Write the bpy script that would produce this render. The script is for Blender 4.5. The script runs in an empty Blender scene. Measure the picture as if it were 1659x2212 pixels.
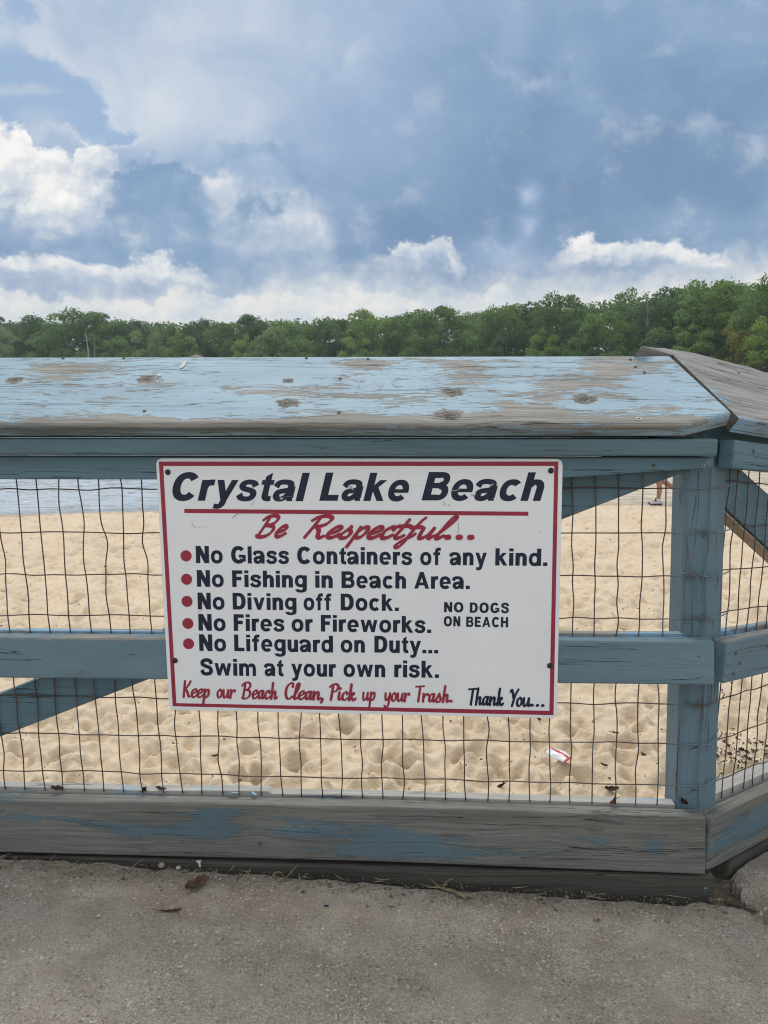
import bpy, bmesh, math, random
import numpy as np
from mathutils import Matrix, Vector

# ------------------------------------------------------------------ camera, sky, sun, exposure
scene = bpy.context.scene
COL = scene.collection
R = math.radians
CAM_Z = 1.08
PITCH = 6.5
cam_data = bpy.data.cameras.new("camera")
cam = bpy.data.objects.new("camera", cam_data)
COL.objects.link(cam)
cam.location = (0, 0, CAM_Z)
cam.rotation_euler = (R(90 - PITCH), 0, 0)
cam_data.sensor_fit = 'VERTICAL'
cam_data.sensor_height = 24.0
cam_data.lens = 24.0 * 1620 / 2212
cam_data.clip_start = 0.02
cam_data.clip_end = 3000
scene.camera = cam
scene.view_settings.view_transform = 'Standard'
scene.view_settings.look = 'None'
scene.view_settings.exposure = 0.0
scene.view_settings.gamma = 1.0
scene.cycles.max_bounces = 8
scene.cycles.filter_width = 1.1
scene.cycles.use_denoising = True
scene.cycles.transparent_max_bounces = 12

SUN_AZ, SUN_EL = -10.0, 64.0          # degrees; azimuth from +Y (ahead), negative = left
sd = Vector((math.sin(R(SUN_AZ)) * math.cos(R(SUN_EL)), math.cos(R(SUN_AZ)) * math.cos(R(SUN_EL)), math.sin(R(SUN_EL))))
sun_data = bpy.data.lights.new("sun", 'SUN')
sun_data.energy = 2.0
sun_data.angle = R(36)
sun_data.color = (1.0, 0.95, 0.87)
sun = bpy.data.objects.new("sun", sun_data)
COL.objects.link(sun)
sun.rotation_euler = sd.to_track_quat('Z', 'Y').to_euler()


# ------------------------------------------------------------------ node helpers
class E:
    """a float socket (or number) with arithmetic that makes Math nodes"""
    def __init__(s, nb, v): s.nb, s.v = nb, v
    def _b(s, op, o, r=False):
        o = o if isinstance(o, E) else E(s.nb, o)
        return s.nb.m(op, o, s) if r else s.nb.m(op, s, o)
    def __add__(s, o): return s._b('ADD', o)
    __radd__ = __add__
    def __sub__(s, o): return s._b('SUBTRACT', o)
    def __rsub__(s, o): return s._b('SUBTRACT', o, True)
    def __mul__(s, o): return s._b('MULTIPLY', o)
    __rmul__ = __mul__
    def __truediv__(s, o): return s._b('DIVIDE', o)
    def max(s, o): return s._b('MAXIMUM', o)
    def min(s, o): return s._b('MINIMUM', o)


class NB:
    def __init__(s, tree): s.t = tree; s.n = tree.nodes; s.l = tree.links
    def put(s, sock, v):
        if isinstance(v, E): v = v.v
        if hasattr(v, 'is_linked'): s.l.new(v, sock)
        else:
            if hasattr(sock.default_value, '__len__') and len(sock.default_value) == 4 and len(v) == 3: v = (*v, 1)
            sock.default_value = v
    def m(s, op, *a, clamp=False):
        n = s.n.new('ShaderNodeMath'); n.operation = op; n.use_clamp = clamp
        for i, x in enumerate(a): s.put(n.inputs[i], x)
        return E(s, n.outputs[0])
    def sep(s, vec):
        n = s.n.new('ShaderNodeSeparateXYZ'); s.put(n.inputs[0], vec)
        return [E(s, o) for o in n.outputs]
    def comb(s, x, y, z):
        n = s.n.new('ShaderNodeCombineXYZ')
        for i, q in enumerate((x, y, z)): s.put(n.inputs[i], q)
        return n.outputs[0]
    def noise(s, vec, scale, detail=2, rough=0.5, dist=0.0, color=False):
        n = s.n.new('ShaderNodeTexNoise'); s.put(n.inputs['Vector'], vec)
        n.inputs['Scale'].default_value = scale; n.inputs['Detail'].default_value = detail
        n.inputs['Roughness'].default_value = rough; n.inputs['Distortion'].default_value = dist
        return n.outputs['Color'] if color else E(s, n.outputs['Fac'])
    def voronoi(s, vec, scale, feature='F1', out='Distance', rand=1.0):
        n = s.n.new('ShaderNodeTexVoronoi'); n.feature = feature; s.put(n.inputs['Vector'], vec)
        n.inputs['Scale'].default_value = scale; n.inputs['Randomness'].default_value = rand
        o = n.outputs[out]
        return E(s, o) if out == 'Distance' else o
    def ss(s, x, a, b, lo=0.0, hi=1.0):
        n = s.n.new('ShaderNodeMapRange'); n.interpolation_type = 'SMOOTHSTEP'
        s.put(n.inputs[0], x)
        for i, q in enumerate((a, b, lo, hi)): s.put(n.inputs[1 + i], q)
        return E(s, n.outputs[0])
    def gauss(s, x, y, cx, cy, rx, ry, w=1.0):
        dx = (x - cx) * (1.0 / rx); dy = (y - cy) * (1.0 / ry)
        q = s.m('MULTIPLY_ADD', dx, dx, dy * dy)
        return s.m('POWER', 0.4066, q) * w
    def gsum(s, x, y, lst):
        tot = None
        for g in lst:
            k = s.gauss(x, y, *g); tot = k if tot is None else tot + k
        return tot
    def mix(s, f, a, b, blend='MIX'):
        n = s.n.new('ShaderNodeMix'); n.data_type = 'RGBA'; n.blend_type = blend
        n.clamp_factor = True
        s.put(n.inputs[0], f); s.put(n.inputs[6], a); s.put(n.inputs[7], b)
        return n.outputs[2]
    def ramp(s, f, stops):
        n = s.n.new('ShaderNodeValToRGB'); s.put(n.inputs[0], f)
        el = n.color_ramp.elements
        while len(el) < len(stops): el.new(0.5)
        for e_, (p, c) in zip(el, stops): e_.position = p; e_.color = (*c, 1)
        return n.outputs[0]
    def bump(s, h, dist, strength=1.0, normal=None):
        n = s.n.new('ShaderNodeBump'); n.inputs['Distance'].default_value = dist
        n.inputs['Strength'].default_value = strength
        s.put(n.inputs['Height'], h)
        if normal is not None: s.l.new(normal, n.inputs['Normal'])
        return n.outputs[0]


def material(name):
    m = bpy.data.materials.new(name); m.use_nodes = True
    nt = m.node_tree; nt.nodes.clear()
    nb = NB(nt)
    out = nt.nodes.new('ShaderNodeOutputMaterial')
    p = nt.nodes.new('ShaderNodeBsdfPrincipled')
    nt.links.new(p.outputs[0], out.inputs[0])
    nb.p, nb.out = p, out
    return m, nb


def plain(name, col, rough=0.6, metal=0.0, vary=0.0, vscale=40.0, spec=0.4):
    m, nb = material(name)
    nb.p.inputs['Roughness'].default_value = rough
    nb.p.inputs['Metallic'].default_value = metal
    nb.p.inputs['Specular IOR Level'].default_value = spec
    if vary:
        tc = nb.n.new('ShaderNodeTexCoord').outputs['Object']
        f = nb.noise(tc, vscale, 4, 0.6)
        lo = [c * (1 - vary) for c in col]; hi = [min(1, c * (1 + vary)) for c in col]
        nb.put(nb.p.inputs['Base Color'], nb.ramp(f, [(0.3, lo), (0.7, hi)]))
    else:
        nb.p.inputs['Base Color'].default_value = (*col, 1)
    return m


# ------------------------------------------------------------------ world: Nishita sky + procedural clouds
world = bpy.data.worlds.new("World"); scene.world = world
world.use_nodes = True
wt = world.node_tree; wt.nodes.clear()
W = NB(wt)
sky = wt.nodes.new('ShaderNodeTexSky'); sky.sky_type = 'NISHITA'
sky.sun_disc = False; sky.sun_elevation = R(SUN_EL); sky.sun_rotation = R(SUN_AZ)
sky.air_density = 1.3; sky.dust_density = 1.5; sky.ozone_density = 2.0
bg_sky = wt.nodes.new('ShaderNodeBackground'); wt.links.new(sky.outputs[0], bg_sky.inputs[0])
bg_sky.inputs[1].default_value = 0.09
tcw = wt.nodes.new('ShaderNodeTexCoord').outputs['Generated']
dx, dy, dz = W.sep(tcw)
yy = W.m('SQRT', dy * dy + 0.04)
u0, v0 = dx / yy, dz / yy


def UV(px, py):            # picture direction (photo scaled to 1659 px) -> sky coordinates of the clouds
    p = R(PITCH)
    a, b = (px - 829.5) / 1620, -(py - 1106) / 1620
    d = Vector((a, math.cos(p) + b * math.sin(p), -math.sin(p) + b * math.cos(p))).normalized()
    q = math.sqrt(d.y * d.y + 0.04)
    return d.x / q, d.z / q


def G(px, py, rx, ry, w=1.0):
    a, b = UV(px, py)
    return (a, b, rx / 1640, ry / 1640, w)


world.cycles.sampling_method = 'MANUAL'
world.cycles.sample_map_resolution = 256


def n2(vec, scale, detail, rough=0.55, color=False, dist=0.0):
    n = W.n.new('ShaderNodeTexNoise'); n.noise_dimensions = '2D'; W.put(n.inputs['Vector'], vec)
    n.inputs['Scale'].default_value = scale; n.inputs['Detail'].default_value = detail
    n.inputs['Roughness'].default_value = rough; n.inputs['Distortion'].default_value = dist
    return n.outputs['Color'] if color else E(W, n.outputs['Fac'])


world.cycles.sampling_method = 'MANUAL'
world.cycles.sample_map_resolution = 256


def n2(vec, scale, detail, rough=0.55, color=False, dist=0.0):
    n = W.n.new('ShaderNodeTexNoise'); n.noise_dimensions = '2D'; W.put(n.inputs['Vector'], vec)
    n.inputs['Scale'].default_value = scale; n.inputs['Detail'].default_value = detail
    n.inputs['Roughness'].default_value = rough; n.inputs['Distortion'].default_value = dist
    return n.outputs['Color'] if color else E(W, n.outputs['Fac'])


def puff(vec, scale, detail):
    n = W.n.new('ShaderNodeTexVoronoi'); n.voronoi_dimensions = '2D'; n.feature = 'F1'; W.put(n.inputs['Vector'], vec)
    n.inputs['Scale'].default_value = scale; n.inputs['Detail'].default_value = detail
    n.inputs['Roughness'].default_value = 0.5; n.inputs['Lacunarity'].default_value = 2.3; n.normalize = True
    return 1.0 - E(W, n.outputs['Distance'])


nv = W.comb(u0, v0 * 1.25, 0)
wr, wg, wb_ = W.sep(n2(nv, 8.0, 6, 0.58, True))
xr, xg, xb = W.sep(n2(nv, 45.0, 4, 0.6, True))
lr, lg, lb = W.sep(n2(nv, 2.6, 2, 0.5, True))
n_big, n_b2 = lr, lg
n_fine = n2(nv, 16.0, 7, 0.62)
n_mid = n2(W.comb(u0 * 1.15 + v0 * 0.35, v0 * 1.4, 0), 6.0, 6, 0.56, dist=0.5)
jx, jy = (wr - 0.5), (wg - 0.5)
pvx = u0 + jx * 0.04 + (xr - 0.5) * 0.016; pvy = v0 * 1.25 + jy * 0.04 + (xg - 0.5) * 0.016
p0 = puff(W.comb(pvx, pvy, 0), 13.0, 3.0)
p1 = puff(W.comb(pvx - 0.008, pvy + 0.013, 0), 13.0, 3.0)
relief = p0 - p1
pc = p0 - 0.72
u = u0 + jx * 0.09 + (xr - 0.5) * 0.020
v = v0 + jy * 0.06 + (xg - 0.5) * 0.016
us = u0 + jx * 0.07 + (n_big - 0.5) * 0.06
vs = v0 + jy * 0.05 + (n_b2 - 0.5) * 0.04

# deck: broad grey-blue layer with soft folds
bri = W.gsum(us, vs, [G(220, 110, 300, 240, 0.40), G(300, 270, 170, 80, 0.22), G(720, 30, 300, 130, 0.22), G(620, 240, 330, 150, 0.16),
                      G(1132, 406, 24, 18, 0.62), G(1130, 478, 24, 26, 0.55), G(1090, 540, 70, 22, 0.3), G(1085, 90, 36, 110, 0.13), G(1290, 95, 60, 44, 0.07), G(1560, 20, 160, 70, 0.08), G(1500, 470, 130, 30, 0.14), G(1640, 285, 90, 30, 0.07), G(850, 330, 120, 24, 0.06), G(1250, 240, 60, 130, 0.05),
                      G(1450, 330, 420, 230, -0.19), G(1250, 440, 330, 90, -0.10), G(850, 510, 330, 60, -0.14), G(1130, 230, 50, 130, -0.09)])
deck_f = bri + (n_big - 0.5) * 0.26 + (n_mid - 0.5) * 0.46 + (n_fine - 0.5) * 0.20 + relief * 0.06 + 0.27
deck = W.ramp(deck_f, [(0.0, (0.180, 0.290, 0.465)), (0.22, (0.245, 0.370, 0.555)), (0.5, (0.370, 0.485, 0.665)), (0.75, (0.555, 0.640, 0.755)), (1.0, (0.78, 0.81, 0.85))])
# blue gap at the upper left with a crisp curling edge
gap = W.gsum(u, v, [G(0, 170, 120, 80, 1.3), G(105, 190, 75, 45, 1.0), G(180, 245, 50, 40, 0.85), G(265, 300, 60, 18, 0.95), G(40, 30, 60, 26, 0.5)]) - pc * 0.9 + (n_fine - 0.5) * 0.5
gap_a = W.ss(gap, 0.36, 0.78)
rim = W.ss(gap, 0.05, 0.42) * (1 - gap_a)
wisp = W.ss(W.gsum(us, vs, [G(60, 200, 75, 13, 1.0), G(20, 80, 90, 36, 0.75), G(90, 270, 70, 26, 0.6)]) + (n_fine - 0.5) * 0.9 + (n_mid - 0.5) * 0.5, 0.15, 1.0)
gapcol = W.mix(wisp * 0.75, (0.345, 0.510, 0.735), (0.66, 0.72, 0.785))
c1 = W.mix(rim * 0.42, deck, (0.72, 0.755, 0.815))
c1 = W.mix(gap_a, c1, gapcol)

U0, U1 = -0.75, 0.75



def lut(stops, at):
    n = W.n.new('ShaderNodeValToRGB'); W.put(n.inputs[0], (at - U0) * (1 / (U1 - U0)))
    el = n.color_ramp.elements; st = sorted(stops)
    while len(el) < len(st): el.new(0.5)
    for e_, (a, b) in zip(el, st): e_.position = (a - U0) / (U1 - U0); e_.color = (b, b, b, 1)
    return W.sep(n.outputs[0])[0]


def bank(under, top, thick, amp, edge, base, fall, cols, tint=None, dens=0.95, ramp_bottom=0.45, rel=1.5):
    """cloud bank: a top outline in picture points, lit along the top and fading into a grey base"""
    pts = [UV(x_, y_) for x_, y_ in top]
    vt = lut([(a, max(0.0, b)) for a, b in pts], u) + pc * amp + (n_fine - 0.5) * amp * 1.3 + (xb - 0.5) * amp * 0.7
    d = vt - v
    th = thick / 1640
    lat = W.ss(u, pts[0][0], pts[0][0] + 0.03) * W.ss(u, pts[-1][0], pts[-1][0] - 0.03)
    a = W.ss(d, 0.0, edge) * W.ss(d + (n_mid - 0.5) * th * 0.8, th, th * ramp_bottom) * lat
    sh = base - d * (fall / th) + relief * rel + (n_fine - 0.5) * 0.5 + pc * 0.5 + (n_mid - 0.5) * 0.5
    if tint: sh = sh + W.gsum(us, vs, tint)
    return W.mix(a * dens, under, W.ramp(sh, cols))


WHITE = [(0.0, (0.30, 0.415, 0.60)), (0.3, (0.48, 0.57, 0.70)), (0.6, (0.73, 0.765, 0.81)), (0.85, (0.92, 0.91, 0.89)), (1.0, (1.0, 0.985, 0.95))]
DARK = [(0.0, (0.215, 0.350, 0.535)), (0.5, (0.310, 0.445, 0.620)), (1.0, (0.56, 0.63, 0.73))]
SOFT = [(0.0, (0.275, 0.405, 0.59)), (0.4, (0.43, 0.53, 0.68)), (0.75, (0.64, 0.70, 0.775)), (1.0, (0.84, 0.845, 0.845))]
# hazy lit banks behind, then the bright towers, then the dark bellies in front
c2 = bank(c1, [(330, 420), (400, 352), (470, 368), (560, 392), (650, 404), (740, 440)], 190, 0.03, 0.030, 0.92, 0.62, SOFT, dens=0.82)
c2 = bank(c2, [(430, 330), (480, 290), (530, 278), (600, 282), (650, 320), (700, 350)], 100, 0.026, 0.016, 0.62, 0.75, DARK, dens=0.85)
c2 = bank(c2, [(460, 450), (490, 420), (540, 404), (580, 425), (620, 415), (650, 445)], 50, 0.022, 0.014, 0.10, 0.10, DARK, dens=0.85)
c2 = bank(c2, [(-300, 330), (-80, 250), (10, 248), (45, 268), (75, 318), (140, 330), (165, 300), (215, 296), (255, 335), (290, 360), (330, 400)], 250, 0.032, 0.010, 0.92, 0.75, WHITE, tint=[G(0, 320, 70, 80, 0.25), G(250, 360, 90, 70, -0.30), G(100, 430, 60, 26, 0.35)], dens=0.97)
c2 = bank(c2, [(20, 450), (60, 405), (110, 398), (170, 410), (190, 440)], 90, 0.03, 0.012, 1.0, 0.7, WHITE, dens=0.9)
c2 = bank(c2, [(230, 430), (270, 350), (330, 338), (390, 345), (425, 385), (448, 420), (455, 450)], 185, 0.030, 0.012, 0.14, 0.10, DARK, dens=0.95, rel=1.0)
c2 = bank(c2, [(-200, 490), (-20, 478), (90, 498), (200, 485), (320, 500), (420, 520), (480, 545)], 70, 0.02, 0.03, 0.10, 0.1, DARK, dens=0.85)
c2 = bank(c2, [(-200, 560), (-20, 540), (60, 545), (120, 532), (150, 560), (230, 566), (290, 535), (340, 545), (420, 570), (470, 590)], 75, 0.024, 0.014, 0.90, 0.75, WHITE, dens=0.9)
# low lit puffs under the deck
c3 = bank(c2, [(815, 560), (860, 530), (905, 520), (940, 508), (965, 528), (1000, 560)], 55, 0.022, 0.010, 0.86, 0.55, WHITE, dens=0.88)
c3 = bank(c3, [(1195, 545), (1230, 522), (1290, 500), (1340, 506), (1400, 502), (1440, 494), (1475, 518), (1540, 530), (1600, 545)], 62, 0.022, 0.010, 0.92, 0.60, WHITE, dens=0.92)
# pale, warm bands above the trees
BAND = [(0.0, (0.46, 0.57, 0.705)), (0.35, (0.61, 0.685, 0.76)), (0.62, (0.73, 0.77, 0.79)), (0.9, (0.89, 0.865, 0.83))]
c4 = bank(c3, [(-400, 570), (0, 572), (200, 566), (400, 570), (560, 545), (640, 520), (760, 530), (900, 534), (1050, 545), (1180, 538), (1300, 528), (1500, 512), (1660, 500), (2000, 490)], 900, 0.034, 0.075, 0.72, 0.0, BAND, dens=0.90, rel=0.8)
c4 = bank(c4, [(-60, 600), (60, 592), (200, 596), (330, 588), (520, 600), (640, 612)], 40, 0.02, 0.03, 0.30, 0.1, SOFT, dens=0.5)
for top_ in ([(250, 672), (290, 655), (330, 648), (370, 662), (400, 672)], [(590, 640), (640, 628), (700, 618), (760, 630), (800, 625), (850, 632), (900, 660)], [(1020, 660), (1050, 620), (1080, 600), (1110, 612), (1150, 640)], [(-100, 650), (20, 628), (120, 632), (240, 640), (420, 628), (560, 632), (585, 650)]):
    c4 = bank(c4, top_, 70, 0.02, 0.010, 0.95, 0.4, BAND, dens=0.75, rel=1.2)
# behind the camera the unseen cloud breaks up, brightened to fill the fence front
back = W.ss(dy, 0.25, -0.35)
c5 = W.mix(back * 0.75, c4, W.ramp(n_big + (n_fine - 0.5) * 0.4, [(0.3, (0.60, 0.67, 0.76)), (0.7, (1.06, 1.06, 1.04))]))
top = W.ss(dz, 0.5, 0.80)  # unseen sky overhead, brightened to soften the shadows
c6 = W.mix(top * 0.8, c5, (1.02, 1.02, 1.03))
bg_cl = wt.nodes.new('ShaderNodeBackground'); wt.links.new(c6, bg_cl.inputs[0]); bg_cl.inputs[1].default_value = 1.0
mixs = wt.nodes.new('ShaderNodeMixShader')
cover = W.m('SUBTRACT', 0.97, gap_a * 0.45)
W.put(mixs.inputs[0], cover)
wt.links.new(bg_sky.outputs[0], mixs.inputs[1]); wt.links.new(bg_cl.outputs[0], mixs.inputs[2])
wo = wt.nodes.new('ShaderNodeOutputWorld'); wt.links.new(mixs.outputs[0], wo.inputs[0])

# ------------------------------------------------------------------ object helpers
WM = {}                                       # world matrices of what has been placed


def link(o, M=None, parent=None):
    COL.objects.link(o)
    M = M if M is not None else Matrix.Identity(4)
    WM[o.name] = M
    if parent is not None:
        o.parent = parent
        o.matrix_basis = WM[parent.name].inverted() @ M
    else:
        o.matrix_basis = M
    return o


def tag(o, label=None, cat=None, group=None, kind=None):
    if label: o['label'] = label
    if cat: o['category'] = cat
    if group: o['group'] = group
    if kind: o['kind'] = kind
    return o


def thing(name, loc, label, cat, group=None, M=None):
    o = bpy.data.objects.new(name, None); o.empty_display_size = 0.1
    link(o, M if M is not None else Matrix.Translation(loc))
    return tag(o, label, cat, group)


def mesh_np(name, verts, faces, mat=None, smooth=False):
    me = bpy.data.meshes.new(name)
    verts = np.asarray(verts, dtype=np.float32); faces = np.asarray(faces, dtype=np.int32)
    k = faces.shape[1]
    me.vertices.add(len(verts)); me.vertices.foreach_set('co', verts.ravel())
    me.loops.add(faces.size); me.loops.foreach_set('vertex_index', faces.ravel())
    me.polygons.add(len(faces)); me.polygons.foreach_set('loop_start', np.arange(0, faces.size, k, dtype=np.int32))
    me.polygons.foreach_set('use_smooth', np.full(len(faces), smooth))
    me.update(calc_edges=True)
    if mat: me.materials.append(mat)
    return me


def grid_faces(nu, nv):
    i = np.arange(nv - 1)[:, None] * nu + np.arange(nu - 1)[None, :]
    return np.stack([i, i + 1, i + nu + 1, i + nu], -1).reshape(-1, 4)


def obj_bm(name, bm, mat, M=None, parent=None, smooth=False):
    me = bpy.data.meshes.new(name)
    bmesh.ops.recalc_face_normals(bm, faces=bm.faces[:])
    bm.to_mesh(me); bm.free()
    if smooth:
        for p in me.polygons: p.use_smooth = True
    if mat: me.materials.append(mat)
    return link(bpy.data.objects.new(name, me), M, parent)


def prism_bm(outline, thick, bevel=0.004, seg=2, z0=0.0, bm=None):
    """polygon outline (x, y) as the front face at z0, extruded back by thick, edges eased"""
    b = bmesh.new()
    top = [b.verts.new((x, y, z0)) for x, y in outline]
    bot = [b.verts.new((x, y, z0 - thick)) for x, y in outline]
    b.faces.new(top); b.faces.new(bot[::-1])
    k = len(top)
    for i in range(k):
        b.faces.new((top[i], bot[i], bot[(i + 1) % k], top[(i + 1) % k]))
    bmesh.ops.recalc_face_normals(b, faces=b.faces[:])
    if bevel:
        bmesh.ops.bevel(b, geom=b.edges[:], offset=bevel, segments=seg, profile=0.5, affect='EDGES')
    return b


def tube(bm, pts, rad, sides=6, cap=True):
    """tapered tube along points, radius per point"""
    pts = [Vector(p) for p in pts]
    if not hasattr(rad, '__len__'): rad = [rad] * len(pts)
    rings = []
    ref = Vector((0.13, 0.31, 0.94))
    for i, p in enumerate(pts):
        a = pts[max(0, i - 1)]; b = pts[min(len(pts) - 1, i + 1)]
        t = (b - a).normalized()
        s = t.cross(ref)
        if s.length < 1e-3: s = t.cross(Vector((1, 0, 0)))
        s.normalize(); w = t.cross(s)
        rings.append([bm.verts.new(p + (s * math.cos(q) + w * math.sin(q)) * rad[i]) for q in [2 * math.pi * j / sides for j in range(sides)]])
    for r0, r1 in zip(rings, rings[1:]):
        for j in range(sides):
            bm.faces.new((r0[j], r0[(j + 1) % sides], r1[(j + 1) % sides], r1[j]))
    if cap:
        bm.faces.new(rings[0][::-1]); bm.faces.new(rings[-1])


def catmull(P, n=6):
    P = [np.array(p, float) for p in P]
    P = [2 * P[0] - P[1]] + P + [2 * P[-1] - P[-2]]
    out = []
    for i in range(1, len(P) - 2):
        p0, p1, p2, p3 = P[i - 1:i + 3]
        for k in range(n):
            t = k / n
            out.append(0.5 * (2 * p1 + (p2 - p0) * t + (2 * p0 - 5 * p1 + 4 * p2 - p3) * t * t + (3 * p1 - p0 - 3 * p2 + p3) * t ** 3))
    out.append(P[-2])
    return out


_rs = np.random.RandomState(7)
_perm = _rs.rand(256, 256).astype(np.float32)


def vnoise(x, y):
    xi = np.floor(x).astype(int); yi = np.floor(y).astype(int)
    fx = x - xi; fy = y - yi
    fx = fx * fx * fx * (fx * (fx * 6 - 15) + 10); fy = fy * fy * fy * (fy * (fy * 6 - 15) + 10)
    a = _perm[xi & 255, yi & 255]; b = _perm[(xi + 1) & 255, yi & 255]
    c = _perm[xi & 255, (yi + 1) & 255]; d = _perm[(xi + 1) & 255, (yi + 1) & 255]
    return (a * (1 - fx) + b * fx) * (1 - fy) + (c * (1 - fx) + d * fx) * fy - 0.5


def fbm(x, y, octv=4, gain=0.5):
    s = 0; a = 1.0
    for k in range(octv):
        s = s + a * vnoise(x * 2 ** k + 17.3 * k, y * 2 ** k + 5.1 * k); a *= gain
    return s


# frame of the main fence section: x along it, y up, z towards the viewer
TH = R(2.8)
EX = Vector((math.cos(TH), -math.sin(TH), 0)); EN = Vector((-math.sin(TH), -math.cos(TH), 0)); EZ = Vector((0, 0, 1))
ORG = Vector((0, 1.70, 0))


def frame(o, x, y, z):
    return Matrix(((x.x, y.x, z.x, o.x), (x.y, y.y, z.y, o.y), (x.z, y.z, z.z, o.z), (0, 0, 0, 1)))


F1 = frame(ORG, EX, EZ, EN)
PH, DESC = R(38), 0.085
X2 = Vector((math.cos(PH), math.sin(PH), -DESC)).normalized()
N2 = Vector((math.sin(PH), -math.cos(PH), 0))
Y2 = N2.cross(X2)
KORG = ORG + 0.757 * EX
F2 = frame(KORG, X2, Y2, N2)


def at1(a, z, b=0.0): return F1 @ Vector((a, z, b))


def ground_z(x, y):            # the walkway falls gently to the right
    return 0.0 - 0.0345 * x


# ------------------------------------------------------------------ materials
GREYWOOD = [(0.25, (0.118, 0.112, 0.098)), (0.42, (0.232, 0.222, 0.200)), (0.60, (0.345, 0.333, 0.304)), (0.8, (0.465, 0.452, 0.420))]
GREENWOOD = [(0.25, (0.098, 0.098, 0.084)), (0.43, (0.165, 0.166, 0.146)), (0.62, (0.235, 0.234, 0.210)), (0.8, (0.330, 0.326, 0.298))]
PAINT = (0.215, 0.365, 0.485)


def wood(name, wear=0.3, paint=PAINT, cols=GREYWOOD, feats=(), knots=(), seed=0.0, patch=(5.0, 30.0), grain=110.0, crack=0.006, edge=0.013,
         dirt=0.25, rough=0.62, bump=1.0, darkspots=0.0, facefeats=False, edgestain=0.0, pfw=0.22):
    m, nb = material(name)
    tc = nb.n.new('ShaderNodeTexCoord').outputs['Object']
    x, y, z = nb.sep(tc)
    # grain lines bend round the knots
    yb = y
    for (kx, ky, kr) in knots:
        g = nb.gauss(x, y, kx, ky, kr * 3.2, kr * 2.0)
        yb = yb + (y - ky) * g * -0.62
    wob = (nb.noise(nb.comb(x * 3 + seed, y * 3, z * 3), 1.0, 2) - 0.5) * 0.03
    yb = yb + wob
    gv = nb.comb(x * 3.0 + seed, yb * grain, z * grain)
    gr = nb.noise(gv, 1.0, 4, 0.62)
    fine = nb.noise(nb.comb(x * 14 + seed, yb * 420, z * 420), 1.0, 3, 0.6)
    tone = nb.noise(nb.comb(x * 3.1 + seed, y * 12, z * 12), 1.0, 3, 0.5)
    wcol = nb.ramp(gr * 0.72 + fine * 0.40 + tone * 0.30 - 0.20, cols)
    knot_m = None
    knz = nb.noise(nb.comb(x * 55 + seed, y * 75, z * 75), 1.0, 4, 0.6) if knots else None
    for (kx, ky, kr) in knots:
        ddx = (x - kx) * 0.72; ddy = y - ky
        d = nb.m('SQRT', ddx * ddx + ddy * ddy) + (knz - 0.5) * kr * 1.5 + (tone - 0.5) * kr * 0.6
        ring = nb.m('SINE', d * (38.0 / kr) * 0.5)
        mk = nb.ss(d, kr * 1.05, kr * 0.6)
        kc = nb.mix(nb.ss(ring, -0.8, 0.9) * 0.75 + fine * 0.3, (0.085, 0.080, 0.072), (0.250, 0.238, 0.215))
        kc = nb.mix(nb.ss(d, kr * 0.30, kr * 0.12) * 0.7, kc, (0.05, 0.047, 0.043))
        wcol = nb.mix(mk, wcol, kc)
        knot_m = mk if knot_m is None else nb.m('MAXIMUM', knot_m, mk)
    # flaking paint: long ragged islands along the grain
    pv = nb.comb(x * patch[0] + seed * 1.7, yb * patch[1], z * patch[1])
    pn = nb.noise(pv, 1.0, 6, 0.58)
    pf = nb.noise(nb.comb(x * 26 + seed, yb * 260, z * 260), 1.0, 3, 0.6)
    peel = pn * (1 - pfw) + pf * pfw - wear
    if feats: peel = peel - nb.gsum(x, y, feats) * (nb.ss(z, -0.020, -0.004) if facefeats else 1.0)
    if knot_m is not None: peel = peel - knot_m * 0.22
    pa = nb.ss(peel, -edge, edge)
    hair = nb.ss(nb.noise(nb.comb(x * 9 + seed, yb * 300, z * 300), 1.0, 2, 0.5), 0.27, 0.23)      # thin splits in the paint
    pcol = nb.mix(nb.ss(tone, 0.3, 0.75), tuple(c * 0.90 for c in paint), tuple(min(1, c * 1.10) for c in paint))
    pcol = nb.mix((1 - nb.ss(fine, 0.25, 0.5)) * 0.30, pcol, tuple(c * 0.62 for c in paint))
    pcol = nb.mix(nb.ss(gr, 0.46, 0.28) * 0.45, pcol, tuple(c * 0.55 for c in paint))
    col = nb.mix(pa, wcol, pcol)
    col = nb.mix(hair * 0.40, col, (0.09, 0.09, 0.085))
    # grime in blotches
    dn = nb.noise(nb.comb(x * 2.2 + seed, y * 9, z * 9), 1.0, 5, 0.6)
    col = nb.mix(nb.ss(dn, 0.48, 0.75) * dirt, col, (0.095, 0.090, 0.070))
    if edgestain:
        es = nb.ss(z, -0.006, -0.016) * nb.ss(nb.noise(nb.comb(x * 2.2 + 7, y * 3, z * 40), 1.0, 5, 0.6), 0.36, 0.60)
        col = nb.mix(es * edgestain, col, (0.095, 0.090, 0.064))
    # drying cracks
    cn = nb.noise(nb.comb(x * 0.9 + seed * 3, yb * 34, z * 34), 1.0, 4, 0.55) - 0.5
    cm = nb.ss(nb.m('ABSOLUTE', cn), crack * 1.1, crack * 0.2) * nb.ss(nb.noise(nb.comb(x * 1.7 + seed, y * 20, z * 20), 1.0, 2), 0.44, 0.60)
    col = nb.mix(cm * 0.75, col, (0.020, 0.019, 0.017))
    if darkspots:
        sp = nb.voronoi(nb.comb(x * 11 + seed, y * 16, z * 16), 1.0)
        col = nb.mix(nb.ss(sp, 0.075, 0.045) * darkspots, col, (0.03, 0.032, 0.03))
    nb.put(nb.p.inputs['Base Color'], col)
    nb.put(nb.p.inputs['Roughness'], nb.m('ADD', 0.82, pa * (rough - 0.82)))
    nb.p.inputs['Specular IOR Level'].default_value = 0.35
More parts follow.
